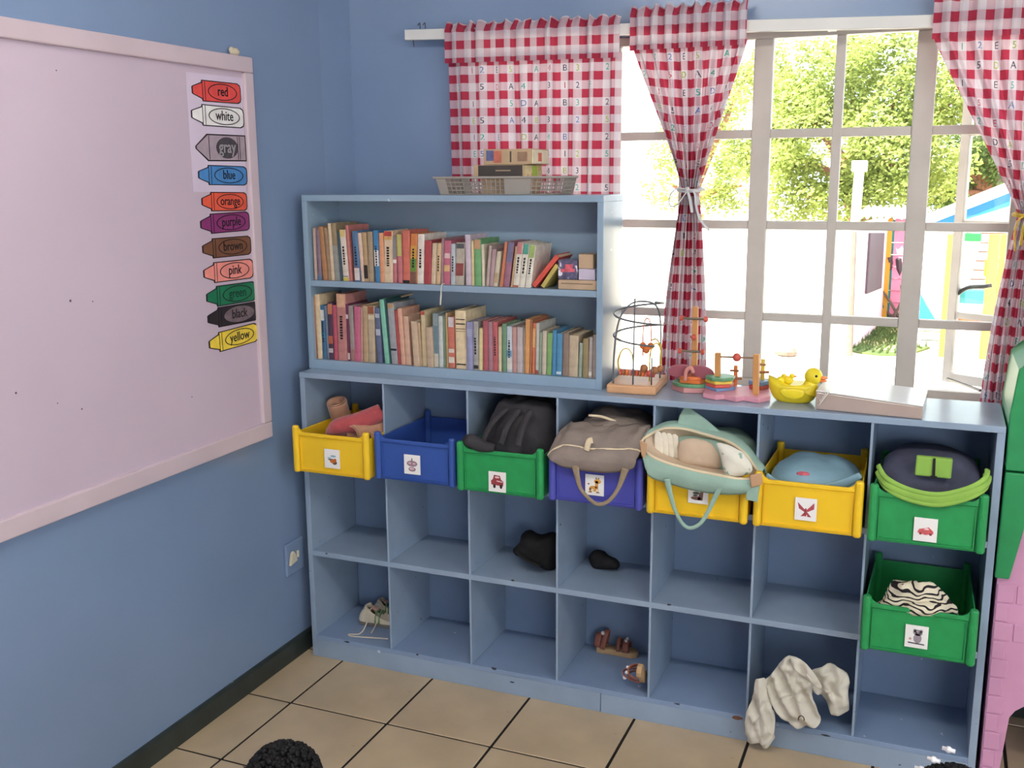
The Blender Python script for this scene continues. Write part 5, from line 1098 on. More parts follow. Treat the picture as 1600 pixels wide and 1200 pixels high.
# ================================================================== BASKET AND GAME BOXES ON THE BOOKCASE
bas_m = mat('grey_plastic_basket', (146,140,134), 0.5, 0.06, 10, spec=0.4)
bs_ = thing('plastic_basket', (0.6,0.17,BZT), 'grey plastic lattice basket on top of the bookcase', 'basket')
bx0, bx1 = P(690,303,Y=0.095).x, P(866,303,Y=0.095).x; by0_, by1_ = 0.090, 0.262; bh = 0.056; z0 = BZT+0.0006; fl_ = 0.012
q = MB(); q.box((bx0,by0_,z0),(bx1,by1_,z0+0.003)); q.build('floor_plate', bas_m, bs_)
q = MB(); q.ring([(bx0-fl_-0.01,by0_-fl_*0.6-0.006,z0+bh-0.007),(bx1+fl_+0.006,by0_-fl_*0.6-0.006,z0+bh-0.007),(bx1+fl_+0.006,by1_+0.004,z0+bh-0.007),(bx0-fl_-0.01,by1_+0.004,z0+bh-0.007)],
   [(bx0-fl_+0.004,by0_-fl_*0.6+0.004,z0+bh-0.007),(bx1+fl_-0.004,by0_-fl_*0.6+0.004,z0+bh-0.007),(bx1+fl_-0.004,by1_-0.006,z0+bh-0.007),(bx0-fl_+0.004,by1_-0.006,z0+bh-0.007)], (0,0,0.007)); q.build('rim', bas_m, bs_, bevel=0.002)
def lattice(A_, B_, C_, D_, solids, name='lattice_side', nx=26, nz=4):
    """wall from foot edge A-B to rim edge D-C made of thin bars, with solid stretches"""
    q = MB(); r = 0.0016
    for i in range(nx+1):
        t = i/nx; p, s_ = A_.lerp(B_,t), D_.lerp(C_,t); q.tube([p,s_], r, 5)
    for j in range(nz+1):
        t = j/nz; q.tube([A_.lerp(D_,t), B_.lerp(C_,t)], r, 5)
    for (a_, b_) in solids:
        p = [A_.lerp(B_,a_), A_.lerp(B_,b_), D_.lerp(C_,b_), D_.lerp(C_,a_)]; q.prism(p, (p[1]-p[0]).cross(p[3]-p[0]).normalized()*0.002)
    q.build(name, bas_m, bs_)
V = Vector; zr = z0+bh-0.006
f0, f1 = V((bx0,by0_,z0+0.002)), V((bx1,by0_,z0+0.002)); g1, g0 = V((bx1+fl_,by0_-fl_*0.6,zr)), V((bx0-fl_,by0_-fl_*0.6,zr))
lattice(f0,f1,g1,g0,[(0,0.08),(0.58,0.80)])
h0, h1 = V((bx0,by1_,z0+0.002)), V((bx1,by1_,z0+0.002)); k1, k0 = V((bx1+fl_,by1_,zr)), V((bx0-fl_,by1_,zr))
lattice(h0,h1,k1,k0,[(0,0.08),(0.9,1)]); lattice(f1,h1,k1,g1,[],nx=10); lattice(f0,h0,k0,g0,[(0,1)],nx=8)
kraft_m = mat('kraft_game_box', (176,152,122), 0.7, 0.08, 20); dark_m = mat('dark_box_print', (64,58,56), 0.6, 0.12, 30); pic_m = mat('colourful_box_print', (224,204,156), 0.6, 0.25, 30, chips=((214,140,90), 40, 0.58)); lime_p = mat('lime_box_print', (180,214,80), 0.6, 0.1)
def gbox(name, label, u0, u1, vb, vt, Y, z0, dep, prints):
    a_, c_ = P(u0,vb,Y=Y), P(u1,vb,Y=Y); h_ = (P(u0,vt,Y=Y)-a_).z
    root = thing(name, ((a_.x+c_.x)/2, Y+dep/2, z0), label, 'game box', 'game boxes in the basket')
    q = MB(); q.box((a_.x,Y,z0),(c_.x,Y+dep,z0+h_)); q.build('carton_body', kraft_m, root, bevel=0.002)
    for kk, (face, (s0,s1,t0_,t1_), m) in enumerate(prints):
        q = MB(); e_ = 0.0003*kk
        if face == 'front': q.box((lerp(a_.x,c_.x,s0),Y-0.0008-e_,z0+h_*t0_),(lerp(a_.x,c_.x,s1),Y+0.0004,z0+h_*t1_))
        elif face == 'right': q.box((c_.x-0.0004,Y+dep*s0,z0+h_*t0_),(c_.x+0.0008+e_,Y+dep*s1,z0+h_*t1_))
        q.build('printed_panel', m, root)
    return z0+h_
zb0 = z0+0.0036
gh = gbox('puzzle_box', 'tan cardboard box seen through the basket lattice', 752, 822, 303, 278, 0.115, zb0, 0.13, [])
gh = gbox('game_box', 'game box with a dark side and green print, lower one on the basket', 740, 818, 300, 281, 0.096, gh+0.0006, 0.16, [('front',(0.10,0.98,0.04,0.96),dark_m),('front',(0.45,0.75,0.5,0.58),kraft_m),('right',(0.04,0.96,0.05,0.95),pic_m),('right',(0.45,0.7,0.1,0.9),lime_p)])
gbox('game_box', 'kraft game box with a red and blue print, topmost on the basket', 756, 830, 300, 276, 0.10, gh+0.0006, 0.155, [('front',(0.06,0.22,0.25,0.92),mat('blue_box_print',(84,92,132),0.6,0.2,60)),('front',(0.22,0.38,0.12,0.88),mat('terracotta_box_print',(176,98,80),0.6,0.2,60)),('front',(0.56,0.59,0.15,0.85),dark_m),('front',(0.72,0.92,0.2,0.8),mat('brown_box_print',(142,112,92),0.6,0.2,60)),('right',(0.05,0.95,0.06,0.94),mat('cream_box_print',(226,214,186),0.6,0.1,40)),('right',(0.35,0.55,0.2,0.75),mat('red_box_print',(206,110,92),0.6,0.3,60))])
# ================================================================== PLASTIC PLAYHOUSE AT THE RIGHT
php_m = mat('playhouse_pink_plastic', (206,150,184), 0.5, 0.06, 8, 0.15, 60, 0.35); phg_m = mat('playhouse_green_plastic', (40,140,84), 0.45, 0.07, 20, 0.1, 60, 0.4)
ph = thing('playhouse', (2.6,0.2,0), 'pink plastic toy house with a green roof right of the cubby unit', 'playhouse')
Y0 = 0.02; X0 = 2.136; X1 = 3.10
ze = P(1553,903,Y=Y0).z
ar = [P(1562,1200,Y=Y0), P(1574,1136,Y=Y0), P(1577,1121,Y=Y0), P(1586,1111,Y=Y0), P(1600,1104,Y=Y0)]
arch = [(ar[0].x-0.004,0.0)] + [(p.x,p.z) for p in ar] + [(2.34,ar[-1].z+0.012),(2.44,ar[-1].z-0.01),(2.50,ar[-1].z-0.07),(2.52,0.2),(2.525,0.0)]
outl = [(X0,0.0005)] + [(x,max(z,0.0005)) for x, z in arch] + [(X1,0.0005),(X1,ze+0.03),(2.9,ze+0.5),(2.62,ze+0.85),(2.36,ze+0.6),(2.20,ze+0.28),(X0,ze+0.02)]
q = MB(); q.prism([(x,Y0,z) for x, z in outl], (0,0.03,0)); q.build('front_wall', php_m, ph)
q = MB(); q.box((X0,Y0+0.03,0.0005),(X0+0.03,0.36,ze)); q.build('side_wall', php_m, ph); q = MB(); q.box((X1-0.03,Y0+0.03,0.0005),(X1,0.36,ze)); q.build('side_wall', php_m, ph)
for k in range(12):      # raised corner bricks
    q = MB(); z = 0.004+0.0535*k
    if z+0.05 > ze: break
    q.box((X0+0.002,Y0-0.004,z),(X0+(0.034 if k % 2 else 0.044),Y0+0.001,z+0.0505)); q.build('brick', php_m, ph, bevel=0.003)
    if z > 0.36:
        for j in range(6):
            q = MB(); xa = X0+0.05+0.105*j+(0.05 if k % 2 else 0); q.box((xa,Y0-0.003,z),(xa+0.098,Y0+0.001,z+0.0505)); q.build('brick', php_m, ph, bevel=0.003)
YP = 0.004
def pw(u, v): p = P(u,v,Y=YP); return (max(p.x, 2.128), YP, p.z)
q = MB(); q.prism([pw(1553,903), pw(1577,906), pw(1602,822), pw(1640,745), pw(1571,738)], (0,0.34,0)); q.build('roof_lower_slab', phg_m, ph, bevel=0.004)
a_ = pw(1571,735); b_ = pw(1575,650); c_ = pw(1592,578); dr = pw(1640,742)
q = MB(); q.prism([a_, dr, (2.62,YP,1.50), (2.62,YP,1.64), c_, b_], (0,0.34,0)); q.build('roof_slab', phg_m, ph, bevel=0.004)
q = MB(); q.prism([(2.62,YP,1.50),(2*2.62-dr[0],YP,dr[2]),(2*2.62-a_[0]-0.02,YP,a_[2]-0.25),(2*2.62-b_[0],YP,b_[2]),(2*2.62-c_[0],YP,c_[2]),(2.62,YP,1.64)], (0,0.34,0)); q.build('roof_slab', phg_m, ph, bevel=0.004)
q = MB(); s_ = P(1566,800,Y=YP); q.lathe((2.134,0.05,P(1568,720,Y=0.05).z), [(0.004,-0.012),(0.006,-0.008),(0.006,0.012)], 10); q.build('bolt', gem_m, ph)

# ================================================================== CHILDREN ON THE FLOOR (only the tops of their heads are in the picture)
import bmesh
skin_m = mat('dark_brown_skin', (132,78,56), 0.40, 0.08, 12, 0.1, 80, 0.4); hair_m = mat('black_curly_hair', (14,13,14), 0.6, 0.3, 60, 0.9, 160, 0.25)
def child(centre, face, label, shirt_col, clips):
    """seated cross-legged; centre = middle of the head; face = heading of the nose in the XY plane"""
    root = thing('person', (centre.x, centre.y, 0.0005), label, 'person', 'children sitting on the floor')
    F_ = Vector((face[0],face[1],0)).normalized(); S_ = Vector((-F_.y, F_.x, 0)); k = centre.z/0.50
    def L3(p): return Vector((centre.x,centre.y,0)) + (S_*p[0] + F_*p[1] + Vector((0,0,p[2])))*k
    pts = {'pel':(0,-0.02,0.095,0.085),'bel':(0,-0.015,0.18,0.082),'che':(0,-0.01,0.28,0.082),'nek0':(0,-0.005,0.365,0.045),'nek':(0,0.0,0.40,0.032),'jaw':(0,0.016,0.455,0.062),'hea':(0,0.006,0.50,0.084),'top':(0,0.0,0.538,0.066)}
    ed = [('pel','bel'),('bel','che'),('che','nek0'),('nek0','nek'),('nek','jaw'),('jaw','hea'),('hea','top')]
    for s, n in ((1,'r'),(-1,'l')):
        pts.update({'sh'+n:(s*0.085,-0.01,0.345,0.036),'el'+n:(s*0.135,0.02,0.235,0.026),'wr'+n:(s*0.085,0.125,0.165,0.018),'pa'+n:(s*0.070,0.155,0.150,0.018),
                    'hi'+n:(s*0.06,0.0,0.085,0.062),'kn'+n:(s*0.175,0.135,0.070,0.045),'an'+n:(-s*0.02,0.19+0.03*s,0.040,0.026),'to'+n:(-s*0.09,0.20+0.03*s,0.036,0.022)})
        ed += [('nek0','sh'+n),('sh'+n,'el'+n),('el'+n,'wr'+n),('wr'+n,'pa'+n),('pel','hi'+n),('hi'+n,'kn'+n),('kn'+n,'an'+n),('an'+n,'to'+n)]
        for j in range(4):
            x = s*(0.056+0.010*j)
            pts['f%d%s' % (j,n)] = (x,0.180+0.004*(j in (1,2)),0.142,0.0075); pts['g%d%s' % (j,n)] = (x,0.198+0.004*(j in (1,2)),0.130,0.0065); ed += [('pa'+n,'f%d%s' % (j,n)),('f%d%s' % (j,n),'g%d%s' % (j,n))]
        pts['th'+n] = (s*0.048,0.158,0.158,0.0075); pts['ti'+n] = (s*0.038,0.175,0.152,0.0065); ed += [('pa'+n,'th'+n),('th'+n,'ti'+n)]
    bm = bmesh.new(); ly = bm.verts.layers.skin.verify(); vm = {}
    off = root.location
    for n, p in pts.items():
        v = bm.verts.new(L3(p[:3]) - off); v[ly].radius = (p[3]*k, p[3]*k); v[ly].use_root = (n == 'pel'); vm[n] = v
    for a, c in ed: bm.edges.new((vm[a], vm[c]))
    me = bpy.data.meshes.new('body'); bm.to_mesh(me); bm.free(); me.materials.append(skin_m)
    o = bpy.data.objects.new('body', me); COL.objects.link(o); o.parent = root
    md = o.modifiers.new('skin', 'SKIN'); md.use_smooth_shade = True; md = o.modifiers.new('sub', 'SUBSURF'); md.levels = 2; md.render_levels = 2
    H0 = L3((0,0.0,0.508)); r = 0.075*k
    # hair: cap of short curls, open over the face
    b = MB(); rnd = random.Random(len(label))
    b.ball(H0 - F_*0.036*k + Vector((0,0,0.010*k)), (r*0.90, r*0.90, r*0.86), 32, 24, 0.006, 45, 2.0, zmin=H0.z-0.035*k)
    for i in range(900):
        u, w = rnd.uniform(-0.25,1), rnd.uniform(0,2*PI); d = Vector((math.sqrt(1-u*u)*math.cos(w), math.sqrt(1-u*u)*math.sin(w), u))
        if d.dot(F_) > 0.62 and d.z < 0.55: continue
        c = H0 - F_*0.032*k + Vector((0,0,0.008*k)) + Vector((d.x*r*0.95, d.y*r*0.95, d.z*r*0.90)); b.ball(c, rnd.uniform(0.0035,0.0065)*k, 5, 4)
    for i in range(4):
        w = rnd.uniform(0,2*PI); d = (S_*(-0.8+0.2*i)+Vector((0,0,0.7-0.25*i))).normalized(); c = H0 + d*r; b.tube([c, c+d*0.012+Vector((0,0,0.006)), c+d*0.022+Vector((0,0,0.004))], [0.003,0.002,0.0006], 5)
    b.build('hair', hair_m, root, smooth=True)
    for s in (1,-1):
        q = MB(); q.ball(L3((s*0.028,0.063,0.497)), 0.010*k, 10, 8); q.build('eye', white_m, root, smooth=True)
        q = MB(); q.ball(L3((s*0.028,0.071,0.497)), 0.0048*k, 8, 6); q.build('pupil', ink_m, root, smooth=True)
        q = MB(); pillow(q, smooth_loop([L3((s*0.068,-0.004+0.013*math.cos(t),0.488+0.020*math.sin(t))) for t in [2*PI*j/8 for j in range(8)]],2), S_*s, 0.007*k, 3); q.build('ear', skin_m, root, smooth=True)
    q = MB(); q.ball(L3((0,0.074,0.476)), (0.012*k,0.012*k,0.011*k), 10, 8); q.build('nose', skin_m, root, smooth=True)
    q = MB(); q.tube(bez([L3((-0.018,0.064,0.452)),L3((0,0.072,0.449)),L3((0.018,0.064,0.452))],5), 0.0045*k, 8); q.build('mouth', mat('lips', (120,60,54), 0.4), root, smooth=True)
    cm = mat('child_shirt_%d' % shirt_col[0], shirt_col, 0.9, 0.1, 20, 0.3, 60)
    b = MB(); b.tube([L3(p) for p in ((0,-0.02,0.055),(0,-0.018,0.14),(0,-0.014,0.24),(0,-0.01,0.31),(0,-0.006,0.355),(0,-0.002,0.385))], [0.108*k,0.106*k,0.104*k,0.108*k,0.085*k,0.048*k], 22, cap=False, r2=[0.098*k,0.096*k,0.092*k,0.090*k,0.07*k,0.046*k], up=S_)
    for s in (1,-1): b.tube([L3(p) for p in ((s*0.07,-0.01,0.342),(s*0.10,-0.004,0.315),(s*0.125,0.008,0.262))], [0.042*k,0.044*k,0.042*k], 14, cap=False)
    b.build('shirt', cm, root, smooth=True, solid=0.003)
    b = MB()
    for s in (1,-1): b.tube(bez([L3((s*0.05,0.0,0.088)),L3((s*0.13,0.08,0.083)),L3((s*0.178,0.135,0.072)),L3((s*0.11,0.175,0.058))],5), vals([0.07,0.06,0.052,0.04],16) if False else [x*k for x in vals([0.072,0.062,0.053,0.040],16)], 14)
    b.build('trousers', mat('child_trousers', (60,70,96), 0.9, 0.1, 20, 0.3, 60), root, smooth=True)
    for (dx, df, dz, col, nm) in clips:
        q = MB(); d = (S_*dx + F_*df + Vector((0,0,dz))).normalized(); c = H0 - F_*0.010*k + Vector((0,0,0.012*k)) + d*(r*1.08); q.ball(c, 0.0065*k, 8, 6); q.tube([c - S_*0.011*k, c + S_*0.011*k], 0.004*k, 8); q.build('hair_clip', mat('clip_'+nm, col, 0.3, 0.05), root, smooth=True)
def at_depth(u, v, D): return CAM + (FW + RX*((u-800)/FPX) - UP*((v-600)/FPX))*D
child(at_depth(446,1245,1.95), (0.62,-0.78), 'child with short black curls facing the camera at the lower left', (150,60,60), [])
child(at_depth(1495,1257,1.90), (0.2,0.98), 'child with black hair and blue and white clips at the lower right', (70,110,160), [(-0.55,-0.35,0.85,(150,176,214),'pale_blue'),(-0.1,-0.5,0.86,(150,176,214),'pale_blue'),(0.5,-0.2,0.85,(232,230,232),'white'),(0.72,-0.35,0.62,(232,230,232),'white'),(0.3,0.3,0.95,(232,230,232),'white'),(-0.9,-0.2,0.5,(196,150,90),'amber')])

# ================================================================== THE YARD BEYOND THE WINDOW
ZG = -0.2
yard_m = mat('pale_swept_yard', (226,214,192), 0.9, 0.06, 0.8, 0.2, 4)
b = MB(); b.box((-40,YW+0.2,ZG-0.3),(45,60,ZG)); struct(b.build('yard_ground', yard_m))
b = MB(); b.box((WX-0.4,YW+0.2,ZG),(XR_+0.4,YW+0.24,OZ0-0.06)); o = struct(b.build('wall_outer_plinth', white_m))
def GP(u, v): return P(u, v, Z=ZG)
# grass patch; its partial shade is put into the darkened, greyed green
gr_m = mat('sparse_lawn_shaded_green', (92,108,66), 0.95, 0.3, 3.0, 0.5, 40, 0.1, chips=((196,184,140), 1.6, 0.56)); bl_m = mat('grass_blade', (92,112,60), 0.8, 0.25, 3, trans=0.3)
pg = smooth_loop([GP(u,v) for u, v in ((1322,545),(1340,522),(1375,506),(1430,500),(1470,508),(1476,530),(1450,546),(1410,556),(1360,555))], 4)
b = MB(); b.prism([Vector((p.x,p.y,ZG+0.001)) for p in pg], (0,0,0.02)); gp_ = b.build('lawn_patch', gr_m); gp_['kind'] = 'stuff'; tag(gp_, 'patch of shaded green lawn outside by the pink shed', 'lawn')
rnd = random.Random(5); b = MB(); cg = sum(pg, Vector())/len(pg)
for i in range(2600):
    p = pg[rnd.randrange(len(pg))]; t = math.sqrt(rnd.random()); c = cg.lerp(p, t*0.98); c.z = ZG+0.018; a = rnd.uniform(0,2*PI); w_ = Vector((math.cos(a),math.sin(a),0))*0.008; h_ = Vector((rnd.uniform(-0.02,0.02),rnd.uniform(-0.02,0.02),rnd.uniform(0.03,0.07)))
    b.add([c-w_, c+w_, c+h_], [(0,1,2)])
b.build('grass_blades', bl_m, gp_, kind='stuff')
# white garden wall
gw_m = mat('white_rendered_wall', (236,232,226), 0.8, 0.05, 1.5, 0.2, 6)
YGW = 8.3; wtop = P(1230,352,Y=YGW).z; wr = P(1326,450,Y=YGW).x
gw = thing('garden_wall', (wr-4, YGW, ZG), 'low white garden wall across the yard below the trees', 'garden wall')
for k in range(7):
    x1_ = wr - k*1.5; b = MB(); b.box((x1_-1.46,YGW,ZG),(x1_-0.04,YGW+0.1,wtop-0.04)); b.build('wall_panel', gw_m, gw)
    b = MB(); b.box((x1_-0.07,YGW-0.03,ZG),(x1_+0.05,YGW+0.13,wtop)); b.build('wall_post', gw_m, gw)
    b = MB(); b.box((x1_-1.5,YGW-0.02,wtop-0.04),(x1_-0.07,YGW+0.12,wtop-0.005)); b.build('coping', gw_m, gw)
brn_m = mat('brown_rough_post', (112,98,90), 0.9, 0.2, 6, 0.4, 20)
b = MB(); p = GP(1327,556); q_ = P(1334,362,Y=p.y); b.tube([p, q_], 0.03, 8); tag(b.build('fence_post', brn_m), 'slim brown post standing at the end of the garden wall', 'post')
# rubble at the foot of the wall
for i, (u, v, r) in enumerate(((1226,556,0.10),(1240,541,0.07),(1252,520,0.06))):
    c = GP(u,v); b = MB(); b.ball(c+Vector((0,0,r*0.5)), (r*1.2,r,r*0.7), 10, 6, 0.03, 6, i, zmin=ZG+0.001); tag(b.build('rubble_stone', brn_m), ('large flat stone nearest in the bright yard','middle stone in the bright yard','small far stone by the garden wall')[i], 'stone', 'stones in the yard')
# pink shed: wall going away, dark opening, boarded end
sh1_m = mat('pale_pink_shed_paint', (242,206,222), 0.7, 0.05, 2); sh2_m = mat('rose_board_paint', (232,140,176), 0.7, 0.06, 4); drk_m = mat('dark_shed_opening', (84,72,84), 0.8, 0.1, 3); teal2_m = mat('turquoise_board_paint', (50,140,150), 0.7, 0.05, 4); ylw_m = mat('yellow_post_paint', (206,150,50), 0.7, 0.06, 4)
n0, n1 = GP(1336,545), GP(1378,508); 
shd = thing('garden_shed', (n1.x,n1.y,ZG), 'pink boarded shed with a dark window beyond the lawn', 'shed')
d = (n1-n0).normalized(); nn_ = Vector((-d.y,d.x,0))*0.12
hz = P(1336,352,Y=n0.y).z
def WP(t, z, off=0.0): p = n0.lerp(n1, t); return Vector((p.x,p.y,z)) - nn_.normalized()*(-off)
b = MB(); b.hexa([WP(0,ZG),WP(1,ZG),WP(1,ZG)+nn_,WP(0,ZG)+nn_,WP(0,hz),WP(1,hz),WP(1,hz)+nn_,WP(0,hz)+nn_]); b.build('side_wall', sh1_m, shd)
def wall_hit(u, v):
    w = FW + RX*((u-800)/FPX) - UP*((v-600)/FPX); m = Vector((d.y,-d.x,0)); t = (n0-CAM).dot(m)/w.dot(m); return CAM + w*t
m_ = Vector((d.y,-d.x,0)); m_ = m_ if m_.dot(CAM-n0) > 0 else -m_
b = MB(); b.prism([wall_hit(u,v)+m_*0.005 for u, v in ((1351,459),(1374,450),(1379,364),(1357,364))], m_*0.02); b.build('dark_window', drk_m, shd)
b = MB(); b.box((n1.x-0.05,n1.y-0.06,ZG),(n1.x+0.05,n1.y+0.04,hz)); b.build('corner_post', ylw_m, shd)
xs0, xs1 = n1.x+0.05, P(1436,400,Y=n1.y).x; xt_ = P(1394,420,Y=n1.y).x; nb = 9; bhh = (hz-ZG)/nb
for k in range(nb):
    b = MB(); b.hexa([(xt_,n1.y-0.03,ZG+bhh*k),(xs1,n1.y-0.03,ZG+bhh*k),(xs1,n1.y+0.02,ZG+bhh*k),(xt_,n1.y+0.02,ZG+bhh*k),(xt_,n1.y-0.012,ZG+bhh*(k+1)-0.006),(xs1,n1.y-0.012,ZG+bhh*(k+1)-0.006),(xs1,n1.y+0.02,ZG+bhh*(k+1)-0.006),(xt_,n1.y+0.02,ZG+bhh*(k+1)-0.006)]); b.build('board', sh2_m, shd)
    b = MB(); b.box((xs0,n1.y-0.01,ZG+bhh*k),(xt_,n1.y+0.02,ZG+bhh*(k+1)-0.006)); b.build('board', teal2_m, shd)
# corrugated roof
rf_m = mat('white_roof_sheet', (232,230,226), 0.6, 0.04, 3); b = MB()
ra_, rb_ = n0 + Vector((-0.3,-0.1,0)), Vector((xs1+0.1,n1.y+0.8,0))
b.grid(lambda s, t: Vector((lerp(n0.x-0.2,xs1,s), lerp(n1.y-0.25,n1.y+1.8,t), hz+0.02+0.06*t+0.025*math.sin(s*60))), 120, 2); b.build('corrugated_roof', rf_m, shd, smooth=True, solid=0.01)
for i, (u0_, v0_, u1_, v1_) in enumerate(((1400,486,1390,402),(1404,486,1396,404))):
    b = MB(); yy = n1.y-0.12-0.1*i; a_ = GP(u0_+8*i,503+3*i); a_.z = ZG+0.01; c_ = P(u1_+8*i,v1_,Y=n1.y-0.06); dd = Vector((0.02,0,0)); b.tube([a_,c_], 0.035, 4); tag(b.build('leaning_plank', mat('dark_grey_plank',(74,64,72),0.8,0.2,6)), ('left','right')[i] + ' dark plank leaning against the pink boards', 'plank')
# branch heap
bh_ = thing('branch_pile', GP(1395,505), 'heap of cut branches on the lawn against the pink boards', 'branches'); rnd = random.Random(11)
for i in range(12):
    p = GP(1385+rnd.random()*26, 506+rnd.random()*5); p.z = ZG+0.03; b = MB(); q_ = p+Vector((rnd.uniform(-0.3,0.3),rnd.uniform(-0.1,0.15),rnd.uniform(0.15,0.5))); b.tube(bez([p, p.lerp(q_,0.5)+Vector((rnd.uniform(-0.08,0.08),0,0.03)), q_],4), vals([0.022,0.016,0.008],9), 6); b.build('branch', brn_m, bh_)
# white and blue wooden wendy house with yellow porch posts
YWH = 9.0
wh_m = mat('white_weatherboard', (240,238,236), 0.7, 0.03, 3); blu_m = mat('bright_blue_gable_paint', (34,104,200), 0.6, 0.05, 3)
wh = thing('wendy_house', (P(1520,520,Y=YWH).x, YWH, ZG), 'white weatherboard play cottage with a bright blue gable in the yard', 'play house')
xa_, xb_ = P(1441,430,Y=YWH).x, P(1680,430,Y=YWH).x; ez = P(1440,362,Y=YWH).z; nb = 13; bhh = (ez-ZG)/nb
for k in range(nb):
    b = MB(); b.hexa([(xa_,YWH-0.025,ZG+bhh*k),(xb_,YWH-0.025,ZG+bhh*k),(xb_,YWH+0.03,ZG+bhh*k),(xa_,YWH+0.03,ZG+bhh*k),(xa_,YWH-0.006,ZG+bhh*(k+1)-0.016),(xb_,YWH-0.006,ZG+bhh*(k+1)-0.016),(xb_,YWH+0.03,ZG+bhh*(k+1)-0.016),(xa_,YWH+0.03,ZG+bhh*(k+1)-0.016)]); b.build('board', wh_m, wh)
gA, gB = P(1432,358,Y=YWH-0.1), P(1612,287,Y=YWH-0.1); gC = gB + Vector((gB.x-gA.x,0,gA.z-gB.z))
b = MB(); b.prism([(xa_,YWH,ez),(xb_,YWH,ez),(gC.x-0.1,YWH,gC.z),(gB.x,YWH,gB.z-0.05),(gA.x+0.1,YWH,gA.z)], (0,0.03,0)); b.build('gable_wall', wh_m, wh)
th_ = Vector((0,0,-0.16))
b = MB(); b.prism([gA,gB,gB+th_,gA+Vector((0.12,0,-0.02))], (0,0.05,0)); b.build('gable_board', blu_m, wh); b = MB(); b.prism([gB,gC,gC+Vector((-0.12,0,-0.02)),gB+th_], (0,0.05,0)); b.build('gable_board', blu_m, wh)
for A_, B2 in ((gA,gB),(gB,gC)):
    b = MB(); b.prism([A_+Vector((0,-0.05,0.0)),B2+Vector((0,-0.05,0.0)),B2+Vector((0,-0.05,0.05)),A_+Vector((0,-0.05,0.05))], (0,2.2,0)); b.build('roof_sheet', rf_m, wh)
b = MB(); b.prism(PL([(1430,502),(1463,502),(1448,478),(1436,455),(1430,452)],YWH-0.2), (0,0.12,0)); b.build('blue_panel', blu_m, wh)
for u in (1474,1538,1556):
    b = MB(); p = P(u,560,Y=YWH-0.5); t_ = P(u+2,366,Y=YWH-0.5); b.box((p.x-0.05,YWH-0.55,ZG),(p.x+0.05,YWH-0.45,t_.z)); b.build('porch_post', ylw_m, wh)
for (u0_,u1_,v0_,v1_,m,nm,yy) in ((1500,1534,366,377,mat('green_valance_paint',(30,120,60),0.7),'green_valance',-0.3),(1499,1552,456,474,teal2_m,'turquoise_bench',-0.35),(1486,1552,498,508,mat('orange_floor_beam',(176,80,40),0.7),'floor_beam',-0.4),(1538,1560,408,432,mat('amber_panel',(196,120,30),0.7),'amber_panel',-0.3)):
    a_, c_ = P(u0_,v1_,Y=YWH+yy), P(u1_,v0_,Y=YWH+yy); b = MB(); b.box((a_.x,YWH+yy,a_.z),(c_.x,YWH+yy+0.2,c_.z)); b.build(nm, m, wh)
# white pipe with a cap
pp_ = thing('vent_pipe', P(1334,350,Y=11.6), 'tall white pipe with a square cap in front of the tree', 'pipe')
b = MB(); p0, p1_ = P(1333,352,Y=11.6), P(1343,262,Y=11.6); p0.z = ZG; b.tube([p0,p1_], 0.062, 10); b.build('pipe', gw_m, pp_, smooth=True)
b = MB(); b.box(p1_+Vector((-0.095,-0.095,-0.05)), p1_+Vector((0.095,0.095,0.09))); b.build('cap', gw_m, pp_, bevel=0.01)
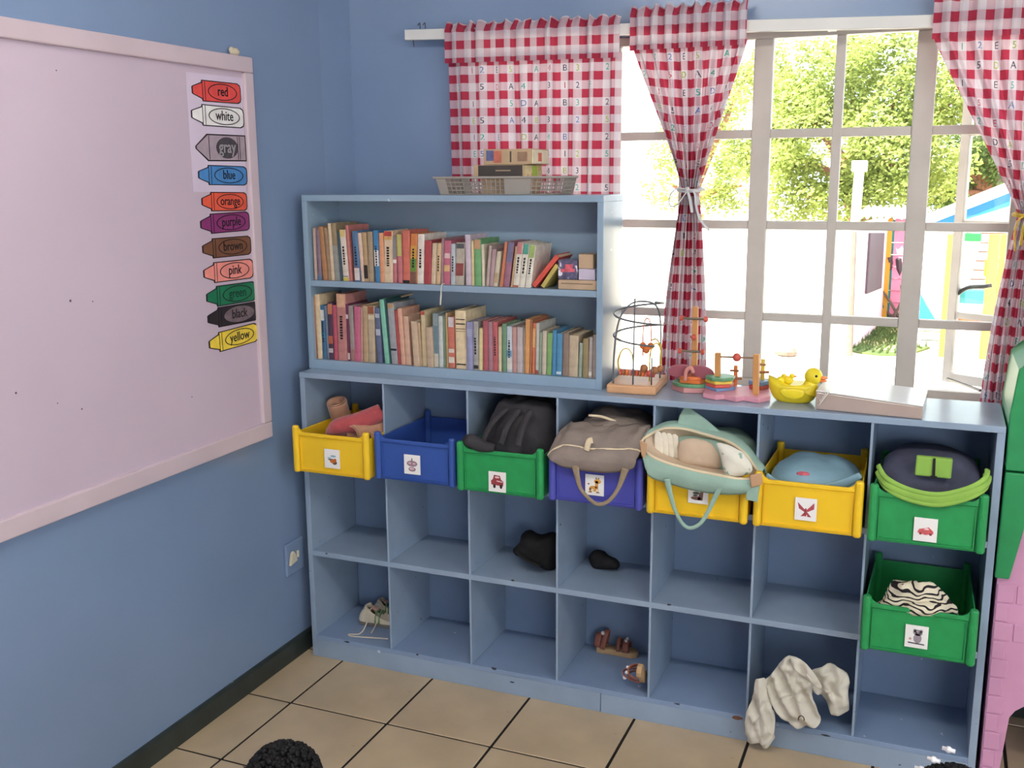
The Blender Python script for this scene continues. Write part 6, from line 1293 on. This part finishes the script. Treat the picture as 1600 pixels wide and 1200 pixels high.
# trees
leaf_mats = [mat('leaf_yellow_green', (146,158,84), 0.6, 0.3, 1.3, trans=0.45), mat('leaf_mid_green', (110,130,70), 0.6, 0.3, 1.3, trans=0.35)]
bark_m = mat('reddish_bark', (150,104,84), 0.95, 0.2, 5, 0.6, 14)
def tree(u, Y, label, clusters, nleaf, mk, seed, trunk_v=215):
    rnd = random.Random(seed); base = P(u,400,Y=Y); base.z = ZG; top = P(u+6,trunk_v,Y=Y)
    root = thing('tree', base, label, 'tree', 'trees beyond the garden wall')
    b = MB(); b.tube(bez([base, base.lerp(top,0.4)+Vector((0.12,0,0)), base.lerp(top,0.75)+Vector((-0.1,0.1,0)), top],6), vals([0.24,0.19,0.16,0.09],19), 10); tr = b.build('trunk', bark_m, root, smooth=True)
    b = MB()
    cl = [(P(cu,cv,Y=Y+dy), r/FPX*(Y-CAM.y)) for cu, cv, dy, r in clusters]
    for c, r in cl: b.tube(bez([base.lerp(top,0.7), (base.lerp(top,0.9)).lerp(c,0.5)+Vector((0,0,-0.15)), c],5), vals([0.09,0.05,0.02],11), 6)
    b.build('branches', bark_m, root, smooth=True, kind='stuff')
    b = MB(); tot = sum(r*r for _, r in cl)
    for c, r in cl:
        for i in range(int(nleaf*r*r/tot)):
            dv = Vector((rnd.gauss(0,1),rnd.gauss(0,1),rnd.gauss(0,1))).normalized()*(rnd.random()**0.45); p = c + Vector((dv.x*r, dv.y*r*0.9, dv.z*r*0.85))
            if noise.noise(p*1.7+Vector((seed,0,0))) < -0.07: continue
            a = Vector((rnd.gauss(0,1),rnd.gauss(0,1),rnd.gauss(0,0.6))).normalized(); s_ = a.orthogonal().normalized(); L_ = rnd.uniform(0.05,0.10); w_ = L_*0.28
            b.add([p, p+a*L_*0.5+s_*w_, p+a*L_, p+a*L_*0.5-s_*w_], [(0,1,2,3)])
    b.build('foliage', leaf_mats[mk], root, kind='stuff')
tree(1335, 13.5, 'big leafy tree with a reddish trunk behind the white pipe', [(1330,110,0,120),(1230,140,0.3,95),(1420,120,0.2,110),(1300,220,-0.4,100),(1390,250,-0.3,95),(1240,260,0,90),(1440,250,0,80),(1340,300,-0.2,70),(1500,150,0.4,90),(1260,310,0.2,60),(1180,230,0.4,60)], 62000, 0, 3)
tree(1075, 15.5, 'sparse bright tree seen left of the tied curtain', [(1120,170,0,75),(1080,240,0,70),(1050,290,0,50),(1110,300,0,60),(1170,110,0,70),(1160,290,0,60)], 13000, 0, 8, 260)
tree(1540, 15.5, 'darker tree rising behind the blue gable', [(1500,260,0,75),(1560,240,0,85),(1620,220,0,90),(1480,310,-0.2,50),(1540,310,0,60),(1580,130,0,80)], 20000, 1, 14, 240)
